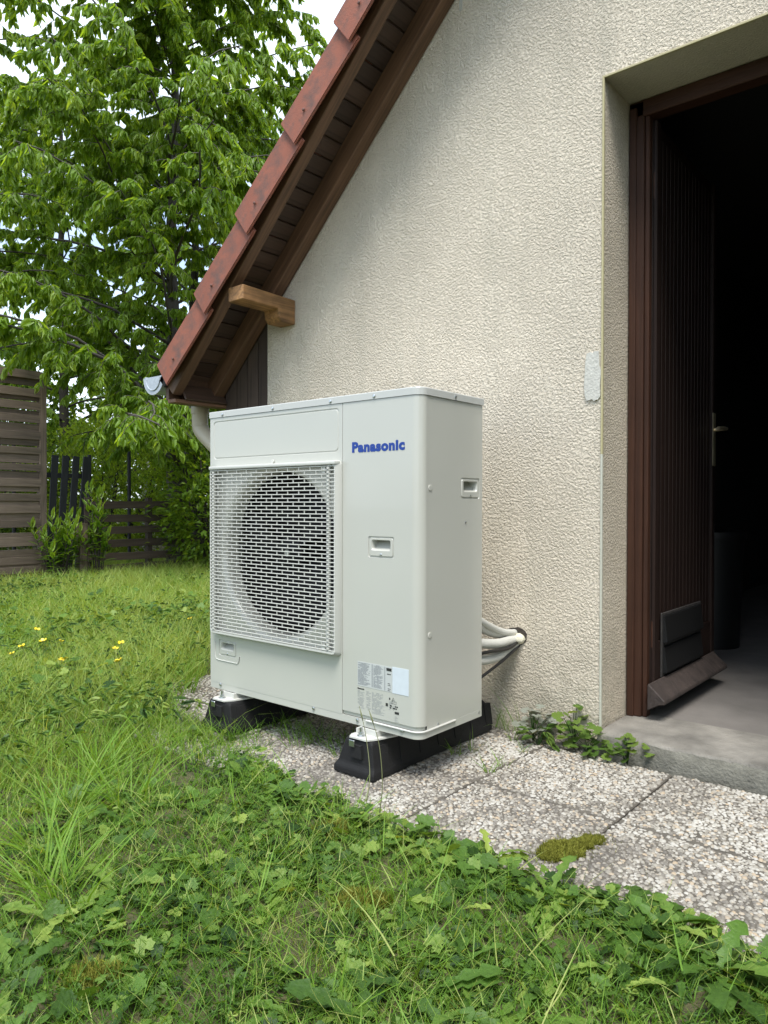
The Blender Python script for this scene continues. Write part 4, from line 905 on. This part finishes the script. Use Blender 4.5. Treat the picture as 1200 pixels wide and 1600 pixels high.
# chain link fence
wf = root('wire_fence', (-6.5, 3.2, 0), 'green chain link fence behind the low boards', 'fence')
bm = bmesh.new(); h = 1.45; stp = .055
for s_ in (-1, 1):
    y = 1.6 - h
    while y < 4.2 + h:
        ya, yb = y, y + s_ * h; bm2 = [(-6.5, ya, 0.02), (-6.5, yb, h)]
        w = .0016
        for dy in (0,): bm.faces.new([bm.verts.new(v) for v in ((-6.5, ya - w, .02), (-6.5, ya + w, .02), (-6.5, yb + w, h), (-6.5, yb - w, h))])
        y += stp * 1.41
bmobj('wire_mesh', bm, M_gate, wf, kind='stuff')
for y in (1.7, 3.0, 4.3): bm = bmesh.new(); tube(bm, [(-6.5, y, 0), (-6.5, y, 1.5)], .02, 8); bmobj('post', bm, M_gate, wf, smooth=True)
tag(box('marker_post', -10.02, -9.92, 5.35, 5.45, 0, 1.62, mat('white_paint', (.7, .7, .68), .6), None, bev=.01), 'pale white post glimpsed through the leaves behind the fence', 'post')

# laurel shrub
def laurel(cx, cy, h, w, n, seed, label):
    rg = np.random.default_rng(seed); R = random.Random(seed); t = root('laurel_shrub', (cx, cy, 0), label, 'shrub', 'laurel shrubs by the fence'); lb = bmesh.new()
    PV, PF = leaf_proto(.34, .3, .12, 4, .8); me = []
    for k in range(4): me.append(nmesh('leaf', PV, PF, np.full(len(PV), .30 + .17 * k))); me[-1].materials.append(M_laurel)
    c = 0
    for s_ in range(n):
        a = R.uniform(0, 2 * PI); rr_ = R.uniform(0, .5) * w; hh = h * R.uniform(.45, 1) ; top = Vector((cx + rr_ * math.cos(a), cy + rr_ * math.sin(a), hh)); p0 = Vector((cx + .2 * rr_ * math.cos(a), cy + .2 * rr_ * math.sin(a), 0)); tube(lb, [p0, p0.lerp(top, .5), top], [.006, .005, .003], 5)
        for j in range(13):
            f = 1 - .62 * (j / 13); p = p0.lerp(top, f); aa = j * 2.4; d = Vector((math.cos(aa) * (.35 + .06 * j), math.sin(aa) * (.35 + .06 * j), 1.0 - .07 * j)).normalized(); sz = R.uniform(.09, .135)
            nr = Vector((-math.cos(aa) * .5, -math.sin(aa) * .5, 1)); s3 = d.cross(nr).normalized(); n3 = s3.cross(d); M4 = Matrix(((s3.x * sz, d.x * sz, n3.x * sz, p.x), (s3.y * sz, d.y * sz, n3.y * sz, p.y), (s3.z * sz, d.z * sz, n3.z * sz, p.z), (0, 0, 0, 1)))
            link('leaf', me[min(3, int(R.random() * 2 + 2 * (j < 5)))], None, t, M4)
    bmobj('stem', lb, M_barkd, t, smooth=2)
bush('leafy_shrub', -5.55, 3.55, 1.3, 1.1, 1.75, 4200, M_back, 'leafy shrub hiding the end of the low fence beside the heat pump', .095, 61, .55)
laurel(-5.72, 1.78, .70, .50, 20, 3, 'bright laurel shrub growing against the end post of the board fence')
laurel(-5.60, 2.12, .95, .40, 13, 4, 'taller thin laurel shrub growing in front of the grey post')

# ------------------------------------------------------------------ lawn
def blades(P, H, Wd, lean_d, lean, curve, tint, segs=3):
    n = len(P); lv = np.linspace(0, 1, segs + 1); a = rng.uniform(0, 2 * PI, n); sd3 = np.stack([np.cos(a), np.sin(a), np.zeros(n)], 1); V = []
    ld = np.stack([np.cos(lean_d), np.sin(lean_d), np.zeros(n)], 1)
    for i, t in enumerate(lv):
        c = P + ld * (H * (lean * t + curve * t * t))[:, None] + np.array([0, 0, 1.]) * (H * (t - .45 * curve * t * t * np.clip(curve, 0, 1)))[:, None]
        w = (Wd * (1 - t) ** .6 * (1 if i else .8) / 2)[:, None]
        if i < segs: V += [c - sd3 * w, c + sd3 * w]
        else: V.append(c)
    V = np.stack(V, 1); k = V.shape[1]; F = []
    for i in range(segs - 1): F += [(2 * i, 2 * i + 1, 2 * i + 3), (2 * i, 2 * i + 3, 2 * i + 2)]
    F.append((2 * segs - 2, 2 * segs - 1, 2 * segs)); F = np.array(F)
    FF = F[None] + (np.arange(n) * k)[:, None, None]; return V.reshape(-1, 3), FF.reshape(-1, 3), np.repeat(tint, k)
def in_lawn(x, y):
    side = (x < -1.78) | (y < edge_y(x))
    return side & ~((x > -1.80) & (y > .5)) & ~((x > -2.0) & (y > 5.9) & (y < 6.6)) & (x > -9)
def sample(n, r0, r1, a0, a1, pw=1.15):
    r = (r0 ** (2 - pw) + rng.random(n) * (r1 ** (2 - pw) - r0 ** (2 - pw))) ** (1 / (2 - pw)); a = rng.uniform(a0, a1, n)
    f = math.atan2(FWD.y, FWD.x); x = CAM.x + r * np.cos(f + a); y = CAM.y + r * np.sin(f + a); k = in_lawn(x, y); return x[k], y[k], r[k]
parts = []
# 1 general turf
x, y, r = sample(205000, .85, 10.5, -.62, .75)
tall = vnoise(x * 1.1, y * 1.1, 31); left = np.clip((-x - .55) / .8, 0, 1); H = (.030 + .035 * rng.random(len(x))) * (1 - left) + left * (.06 + .13 * rng.random(len(x)) * (.5 + 1.0 * tall))
H *= np.clip((edge_y(x) - y) / .1, .45, 1)
keep = rng.random(len(x)) < np.where(left < .3, .8, 1.); x, y, r, H, left, tall = (v[keep] for v in (x, y, r, H, left, tall))
n = len(x); dry = rng.random(n) < (.06 + .10 * (vnoise(x * 3, y * 3, 77) > .7)); t = np.clip(.34 + .36 * left + rng.normal(0, .18, n) + .34 * (vnoise(x * 1.7, y * 1.7, 33) - .5) + .26 * (vnoise(x * 6, y * 6, 34) - .5), 0, .8); t[dry] = rng.uniform(.85, 1, dry.sum())
parts.append(blades(np.stack([x, y, gh(x, y) - .005], 1), H, (.0022 + .0016 * rng.random(n)) * np.clip(r / 2.4, .8, 2.0), rng.uniform(0, 2 * PI, n), rng.uniform(.1, .6, n), rng.uniform(.1, .9, n), t, 3))
# 2 long tufts
def tufts(centers, nb, h, spread, wid, tb, flat=.6):
    out = []
    for (cx, cy, k) in centers:
        m = int(nb * k); a = rng.uniform(0, 2 * PI, m); rr2 = spread * np.sqrt(rng.random(m)); px = cx + rr2 * np.cos(a); py = cy + rr2 * np.sin(a)
        out.append(blades(np.stack([px, py, gh(px, py) * (cx < -1.7 or cy < -.3) - .004], 1), h * rng.uniform(.45, 1.1, m) * (.8 + .4 * rng.random()), wid * rng.uniform(.6, 1.2, m), a + rng.normal(0, .7, m), rng.uniform(.05, .7, m) * flat * 1.5, rng.uniform(.1, 1.1, m), np.clip(tb + rng.normal(0, .09, m), 0, 1), 4))
    return out
cen = []
x, y, r = sample(1050, 1.2, 7.5, -.6, .75, 1.)
for a, b in zip(x, y):
    if a < -.75 and rng.random() < .75: cen.append((a, b, 1))
parts += tufts(cen, 15, .17, .035, .0040, .58)
parts += tufts([(-1.48, .10, 2.2), (-1.40, .22, 2), (-1.25, -.06, 1.6), (-1.55, .3, 2), (-1.62, .42, 1.5), (-1.30, .05, 1), (-1.05, -.14, 1.3), (-1.7, .55, 2), (-1.15, .0, .8)], 22, .17, .04, .0040, .38)
parts += tufts([(-.60, -.72, 2.5), (-.42, -.86, 2.5), (-.25, -.93, 2.2), (-.72, -.55, 2.2), (-.9, -.45, 2.2), (-.15, -.95, 1.4), (-1.0, -.6, 2), (-.5, -.6, 1.5)], 20, .17, .05, .0055, .50, 1.0)
parts += tufts([(.16, -.72, 1), (-.05, -.66, 1.2), (.38, -.62, .8), (-.3, -.42, 1), (.3, -.42, .8), (.0, -.3, 1), (.45, -.82, .8)], 16, .09, .03, .0042, .50, 1.2)
x, y, r = sample(420, 1.6, 6.5, -.55, .7, 1.); q = x < -.8; x, y = x[q], y[q]; n = len(x)
parts.append(blades(np.stack([x, y, gh(x, y)], 1), rng.uniform(.2, .34, n), rng.uniform(.0018, .0028, n), rng.uniform(0, 2 * PI, n), rng.uniform(0, .25, n), rng.uniform(.05, .4, n), np.clip(rng.normal(.8, .1, n), 0, 1), 5))
# 3 tufts in the joints and under the unit
parts += tufts([(.085, .235, .7), (.095, .30, .4), (-.08, .30, .7), (-.06, .36, .5), (.075, .46, .5), (-.02, .55, .6)], 22, .065, .018, .0028, .33)
parts += tufts([(-.70, -.02, 1), (-.62, .08, 1.2), (-.55, .14, 1.2), (-.74, -.05, .6), (-.48, .10, 1), (-.40, .14, .8), (-.35, .05, .7), (-.66, .15, 1), (-.33, .16, .7), (-.45, .20, 1), (-.8, -.04, 1.4), (-.88, -.10, 1.4), (-.70, -.09, 1.2), (-.97, -.03, 1.2), (-.94, .12, 1), (-.74, .12, 1.3), (-.62, -.06, 1), (-.52, .03, 1)], 26, .085, .04, .0028, .28)
parts += tufts([(-.08, .63, 1), (-.03, .635, .8), (-.13, .62, .8), (-.3, .62, 1), (-.42, .6, 1)], 16, .15, .025, .0022, .3)
# 4 flattened long blades and straw lying across the near lawn
x, y, r = sample(260, 1.0, 3.0, -.55, .65); n = len(x)
parts.append(blades(np.stack([x, y, gh(x, y) + rng.uniform(.02, .05, n)], 1), rng.uniform(.04, .12, n), rng.uniform(.0015, .004, n), rng.uniform(0, 2 * PI, n), rng.uniform(.6, 1.2, n), rng.uniform(-.6, .6, n), np.clip(rng.choice([.45, .6, .95], n) + rng.normal(0, .05, n), 0, 1), 4))
xe = rng.uniform(-1.3, 1.4, 1500); ye = edge_y(xe) - rng.uniform(-.015, .10, 1500)
parts.append(blades(np.stack([xe, ye, gh(xe, ye) - .004], 1), rng.uniform(.02, .065, 1500), rng.uniform(.0018, .0034, 1500), rng.uniform(0, 2 * PI, 1500), rng.uniform(.2, 1.2, 1500), rng.uniform(.1, 1., 1500), np.clip(rng.normal(.45, .2, 1500), 0, 1), 3))
x, y, r = sample(9000, .85, 3.2, -.6, .7); n = len(x); q = vnoise(x * 4, y * 4, 91) > .5; x, y = x[q], y[q]; n = len(x)
parts.append(blades(np.stack([x, y, gh(x, y) + rng.uniform(.003, .03, n)], 1), rng.uniform(.012, .05, n), rng.uniform(.001, .0028, n), rng.uniform(0, 2 * PI, n), rng.uniform(.8, 2.0, n), rng.uniform(-.6, .3, n), np.clip(rng.choice([.8, .95, .6], n) + rng.normal(0, .06, n), 0, 1), 2))
V, F, T = join(parts); g = link('lawn_grass', nmesh('lawn_grass', V, F, T), M_grass, kind='stuff'); tag(g, 'unmown bright green lawn grass around the paving, longer near the fence', 'grass')

# broad-leaved weeds
def polar_leaf(f, m=22, cup=.12):
    V = [(0, .45, -.02)]; F = []
    for k in range(m):
        a = 2 * PI * k / m; r = f(a); V.append((math.sin(a) * r, .45 - math.cos(a) * r, cup * (r ** 2) * (1 + .6 * math.cos(3 * a))))
    for k in range(m): F.append((0, 1 + (k + 1) % m, 1 + k))
    return np.array(V), np.array(F)
buttercup = polar_leaf(lambda a: (.36 + .17 * abs(math.cos(1.5 * (a - PI))) ** .7) * (1 + .13 * math.cos(11 * a)) * (.45 if abs(a) < .25 or abs(a - 2 * PI) < .25 else 1), 33)
ivy = polar_leaf(lambda a: .42 * (1 + .07 * math.cos(12 * a)) * (.3 if a < .2 or a > 2 * PI - .2 else 1), 24, .2)
ov, of_ = leaf_proto(.78, .25, .1, 4, 1.4)
def clover_():
    V, F, o = [], [], 0
    for a in (-1.9, 0, 1.9):
        R = np.array([[math.cos(a), math.sin(a), 0], [-math.sin(a), math.cos(a), 0], [0, 0, 1]]); V.append((ov * np.array([.5, .5, .5])) @ R.T + np.array([0, .45, 0])); F.append(of_ + o); o += len(ov)
    return np.concatenate(V), np.concatenate(F)
clover = clover_()
def dandelion_():
    n = 9; V = []; F = []
    for i in range(n + 1):
        t = i / n; V.append((0, t, .35 * t - .42 * t * t)); w = (.05 + .13 * t) * (1 if i % 2 else .42) * (0 if i in (0, n) else 1); back = -.05 if i % 2 else 0
        for s_ in (-1, 1): V.append((s_ * w, t + back, .35 * t - .42 * t * t + .3 * w))
    for i in range(n):
        a = 3 * i; b = a + 3
        F += [(a, b, b + 1), (a, b + 1, a + 1), (a, b + 2, b), (a, a + 2, b + 2)]
    return np.array(V), np.array(F)
dandelion = dandelion_(); plain = leaf_proto(.42, .25, .25, 4, .9)
def plants(x, y, proto, nl, size, stem, tb, zoff=0., up=.25, tilt=.35):
    """rosettes: nl leaves on stalks round each (x, y)"""
    m = len(x); X = np.repeat(x, nl); Y = np.repeat(y, nl); n = len(X); a = rng.uniform(0, 2 * PI, n); d = stem * rng.uniform(.2, 1, n)
    px = X + d * np.cos(a); py = Y + d * np.sin(a); z = gh(px, py) * ((px < -1.7) | (py < -.3)) + zoff + stem * up * rng.uniform(.5, 1.6, n)
    dr = np.stack([np.cos(a), np.sin(a), rng.normal(.05, tilt, n)], 1); nr = unit(np.stack([rng.normal(0, tilt, n), rng.normal(0, tilt, n), np.ones(n)], 1))
    s_ = size * rng.uniform(.55, 1.25, n) * np.repeat(rng.uniform(.7, 1.2, m), nl); Rm = frames(dr, nr) * s_[:, None, None]
    t = np.clip(tb + rng.normal(0, .17, n) + np.repeat(rng.normal(-.03, .17, m), nl), 0, 1)
    out = [inst(proto[0], proto[1], Rm, np.stack([px, py, z], 1), t)]
    k = rng.random(n) < .8    # stalks
    st_ = np.stack([X, Y, z * 0 + zoff + gh(X, Y) * ((X < -1.7) | (Y < -.3))], 1)[k]; e = np.stack([px, py, z], 1)[k]; w = .0009; c = np.cross(e - st_, [0, 0, 1]); c = unit(c) * w
    V = np.stack([st_ - c, st_ + c, e], 1); F_ = np.arange(k.sum() * 3).reshape(-1, 3); out.append((V.reshape(-1, 3), F_, np.full(k.sum() * 3, .6))); return out
def pick(n, r0, r1, fn, a0=-.6, a1=.7):
    x, y, r = sample(n, r0, r1, a0, a1, 1.); w = fn(x, y); k = rng.random(len(x)) < w; return x[k], y[k]
near = lambda x, y: np.clip((x + 1.1) / .6, .06, 1)
wp = []
x, y = pick(650, .85, 3.2, lambda x, y: near(x, y) * (vnoise(x * 3, y * 3, 41) > .36)); wp += plants(x, y, buttercup, 6, .033, .045, .48)
x, y = pick(2100, .85, 3.6, lambda x, y: near(x, y) * (vnoise(x * 3.1 + 9, y * 3, 42) > .42)); wp += plants(x, y, clover, 5, .022, .028, .42, .004)
x, y = pick(800, .85, 3.0, lambda x, y: near(x, y) * (vnoise(x * 3 + 5, y * 3, 43) > .45)); wp += plants(x, y, ivy, 6, .021, .035, .34)
x, y = pick(2400, .85, 4.5, lambda x, y: near(x, y) * .9 + .06); wp += plants(x, y, plain, 5, .024, .02, .42, .002, .35)
x, y = pick(150, .9, 2.6, lambda x, y: np.clip((x + .5) / .5, .1, 1) * .75); wp += plants(x, y, dandelion, 7, .105, .012, .50, .0, .3, .22)
x, y = pick(5200, 2.2, 7.5, lambda x, y: (x < -.9) * np.clip(vnoise(x * 1.6, y * 1.6, 61) * 2 - .55, .05, 1)); wp += plants(x, y, plain, 5, .042, .05, .50, .05, .8, .5)
x, y = pick(900, 2.2, 6.0, lambda x, y: (x < -.9) * np.clip(vnoise(x * 1.6, y * 1.6, 62) * 2 - .7, 0, 1)); wp += plants(x, y, buttercup, 5, .05, .06, .45, .04, 1., .4)
# the leafy fringe along the paving edge
xe = rng.uniform(-.55, 1.35, 175); ye = edge_y(xe) - rng.uniform(.0, .09, 175)
wp += plants(xe[:80], ye[:80], buttercup, 5, .032, .035, .46, .0, .5); wp += plants(xe[80:130], ye[80:130], ivy, 5, .024, .025, .36, .0, .5); wp += plants(xe[130:], ye[130:], plain, 6, .034, .02, .5, .0, .5)
xe = rng.uniform(.55, .95, 14); ye = edge_y(xe) - rng.uniform(.02, .07, 14); wp += plants(xe, ye, dandelion, 7, .10, .01, .45, .005, .3, .2)
V, F, T = join(wp); g = link('lawn_weeds', nmesh('lawn_weeds', V, F, T), M_weed, kind='stuff'); tag(g, 'buttercup, clover and dandelion leaves covering the near lawn', 'weeds')

# coarse lawn outside the view for side steps
x = rng.uniform(-8, 4.5, 26000); y = rng.uniform(-6, 9, 26000); f0 = math.atan2(FWD.y, FWD.x); an = (np.arctan2(y - CAM.y, x - CAM.x) - f0 + PI) % (2 * PI) - PI
k = in_lawn(x, y) & ~((an > -.6) & (an < .72)); x, y = x[k], y[k]; n = len(x)
V, F, T = blades(np.stack([x, y, gh(x, y) - .004], 1), rng.uniform(.05, .12, n), np.full(n, .008), rng.uniform(0, 2 * PI, n), rng.uniform(.1, .6, n), rng.uniform(.1, .9, n), np.clip(rng.normal(.48, .1, n), 0, 1), 2)
tag(link('outer_grass', nmesh('outer_grass', V, F, T), M_grass, kind='stuff'), 'rougher grass of the lawn around the near patch', 'grass')

# moss patch on the slab joint
def moss(cx, cy, L, w, ang, n, label, h=.008):
    a = rng.uniform(0, 2 * PI, n); r = np.sqrt(rng.random(n)); u = r * np.cos(a) * L / 2; v = r * np.sin(a) * w / 2 * (1 + .9 * (vnoise(u * 55, u * 0, 3) - .5)); o_ = rng.random(n) < .10; u = u + o_ * rng.normal(0, L * .16, n); v = v + o_ * rng.normal(0, w * .25, n); x = cx + u * math.cos(ang) - v * math.sin(ang); y = cy + u * math.sin(ang) + v * math.cos(ang)
    zz = .002 + h * (1 - r ** 2) * .9 * (~o_)
    V, F, T = blades(np.stack([x, y, zz - .004], 1), rng.uniform(.4, 1, n) * h * .9 + .002, np.full(n, .0022), rng.uniform(0, 2 * PI, n), rng.uniform(0, .8, n), rng.uniform(0, .6, n), np.clip(.45 + rng.normal(0, .2, n) - .25 * (r > .85), 0, 1), 2)
    m = 30; top = []
    for q in range(m):
        b = 2 * PI * q / m; u = math.cos(b) * L / 2 * .96; v = math.sin(b) * w / 2 * .80 * (1 + .9 * (float(vnoise(np.array([u * 55]), np.array([0.]), 3)[0]) - .5)); top.append((cx + u * math.cos(ang) - v * math.sin(ang), cy + u * math.sin(ang) + v * math.cos(ang), .0))
    Vm = np.array([(cx, cy, h * .8)] + [(cx + (p[0] - cx) * .6, cy + (p[1] - cy) * .6, h * .6) for p in top] + top); Fm = [(0, 1 + q, 1 + (q + 1) % m) for q in range(m)]
    for q in range(m): a_, b_2, c_, d_ = 1 + q, 1 + (q + 1) % m, 1 + m + q, 1 + m + (q + 1) % m; Fm += [(a_, c_, b_2), (b_2, c_, d_)]
    V, F, T = join([(V, F, T), (Vm, np.array(Fm), np.full(len(Vm), .2))])
    tag(link('moss', nmesh('moss', V, F, T), M_moss, kind='stuff'), label, 'moss')
moss(.49, -.060, .205, .078, rad(72), 6500, 'oval cushion of olive moss growing along the paving joint')
moss(.83, -.205, .05, .035, 0, 900, 'small round tuft of yellow-green moss at the paving edge', .016)
x = rng.uniform(-.6, .95, 18)
for i, (a, b, l) in enumerate(((.02, -.36, 'mossy yellow cushion in the turf near the slab edge'), (.28, -.56, 'yellow moss showing between the lawn weeds'), (.10, -1.02, 'brownish moss patch at the very front of the lawn'))): moss(a, b, .13, .09, 1., 1500, l, .02)

# weeds at the wall foot
def weed(cx, cy, n, size, h, tb, label, proto, seed, spread=.05, mt=None):
    rg = random.Random(seed); t = root('weed', (cx, cy, 0), label, 'weed', 'weeds growing at the foot of the wall'); me = []; lb = bmesh.new()
    for k in range(3): me.append(nmesh('leaf', proto[0], proto[1], np.full(len(proto[0]), min(1, tb + .12 * k)))); me[-1].materials.append(mt or M_weed)
    for i in range(n):
        a = rg.uniform(0, 2 * PI); rr = spread * rg.random() ** .6; z = .012 + h * rg.random() * (1.1 - rr / spread * .6); p = Vector((cx + rr * math.cos(a), min(cy + rr * math.sin(a), .645 if cx < .24 else cy + .03), z)); d = Vector((math.cos(a), math.sin(a), rg.uniform(-.3, .5))).normalized(); nr = Vector((rg.gauss(0, .35), rg.gauss(-.25, .35), 1)); s3 = d.cross(nr).normalized(); n3 = s3.cross(d); sz = size * rg.uniform(.65, 1.2)
        link('leaf', me[rg.randrange(3)], None, t, Matrix(((s3.x * sz, d.x * sz, n3.x * sz, p.x), (s3.y * sz, d.y * sz, n3.y * sz, p.y), (s3.z * sz, d.z * sz, n3.z * sz, p.z), (0, 0, 0, 1))))
        if i % 2 == 0: tube(lb, [(cx, cy, -.01), (cx + rr * .4 * math.cos(a), cy + rr * .4 * math.sin(a), z * .6), tuple(p)], .0011, 4)
    bmobj('stem', lb, M_weed, t)
gdust = leafmat('dusty_leaf', (.16, .19, .14), (.27, .29, .24), (.4, .42, .37), .15, .8, .2)
weed(.03, .60, 34, .038, .11, .35, 'pale dusty weed against the wall between pipes and doorstep', buttercup, 1, .055, gdust)
weed(.075, .555, 26, .042, .055, .42, 'low green weed in the slab corner below the pale one', plain, 2, .055)
weed(.175, .61, 30, .036, .13, .45, 'upright green weed at the foot of the door corner', buttercup, 3, .045)
weed(.235, .585, 28, .036, .06, .40, 'spreading green weed touching the end of the doorstep', buttercup, 4, .055)
weed(.365, .585, 30, .034, .065, .45, 'green weed in front of the doorstep with one orange leaf', buttercup, 5, .055)
def stalk(pts, label, head=True):
    t = root('grass_stalk', pts[0], label, 'grass stalk', 'thin grass stalks in front of the heat pump'); bm = bmesh.new(); sp_ = spline(pts, 6); tube(bm, sp_, [.0016 - .0009 * k / len(sp_) for k in range(len(sp_))], 5); bmobj('stem', bm, M_stalk, t, smooth=2)
    bm = bmesh.new(); e = sp_[-1]; d = (sp_[-1] - sp_[-3]).normalized(); tube(bm, [e - d * .03, e - d * .015, e + d * .01], [.0012, .0024, .0006], 6); bmobj('seed_head', bm, M_stalk, t, smooth=2)
M_stalk = mat('grass_stalk', (.13, .14, .06), .6)
stalk([(.0, -.235, 0), (-.02, -.19, .08), (-.06, -.16, .17), (-.09, -.15, .235)], 'thin leaning grass stalk crossing the black block, nearest the fan side')
stalk([(.06, -.25, 0), (.065, -.24, .09), (.05, -.235, .19), (.015, -.23, .262)], 'thin curved grass stalk reaching the printed labels')
# buttercups
fbm = bmesh.new(); tube(fbm, [(0, 0, 0), (.004, 0, .06), (0, 0, .118)], .001, 4); 
fl_me = bpy.data.meshes.new('buttercup'); 
for k in range(5):
    a = 2 * PI * k / 5; c, s_ = math.cos(a), math.sin(a)
    vs = [fbm.verts.new((c * u - s_ * v, s_ * u + c * v, z)) for u, v, z in ((.001, 0, .118), (.008, -.007, .122), (.014, -.004, .127), (.014, .004, .127), (.008, .007, .122))]; f = fbm.faces.new(vs); f.material_index = 1
bmesh.ops.create_icosphere(fbm, subdivisions=1, radius=.0035, matrix=Matrix.Translation((0, 0, .121)))
fbm.to_mesh(fl_me); fbm.free(); fl_me.materials.append(M_stalk); fl_me.materials.append(M_petal)
fp = [(-2.528, .062), (-2.242, .044), (-2.114, -.113), (-2.095, -.172), (-1.872, -.117), (-1.777, -.114), (-1.963, .248), (-1.499, 0), (-1.903, .15), (-2.204, .845), (-1.9, .638), (-2.191, .004)]
for i, (a, b) in enumerate(fp):
    o = link('buttercup', fl_me, None, None, Matrix.Translation((a, b, gh(np.array(a), np.array(b)) + .012)) @ Matrix.Rotation(random.uniform(0, 6), 4, 'Z') @ Matrix.Rotation(.3, 4, 'X') @ Matrix.Scale(random.uniform(1., 1.3), 4))
    tag(o, 'small yellow buttercup flower standing in the long grass', 'flower', 'yellow buttercups in the lawn')
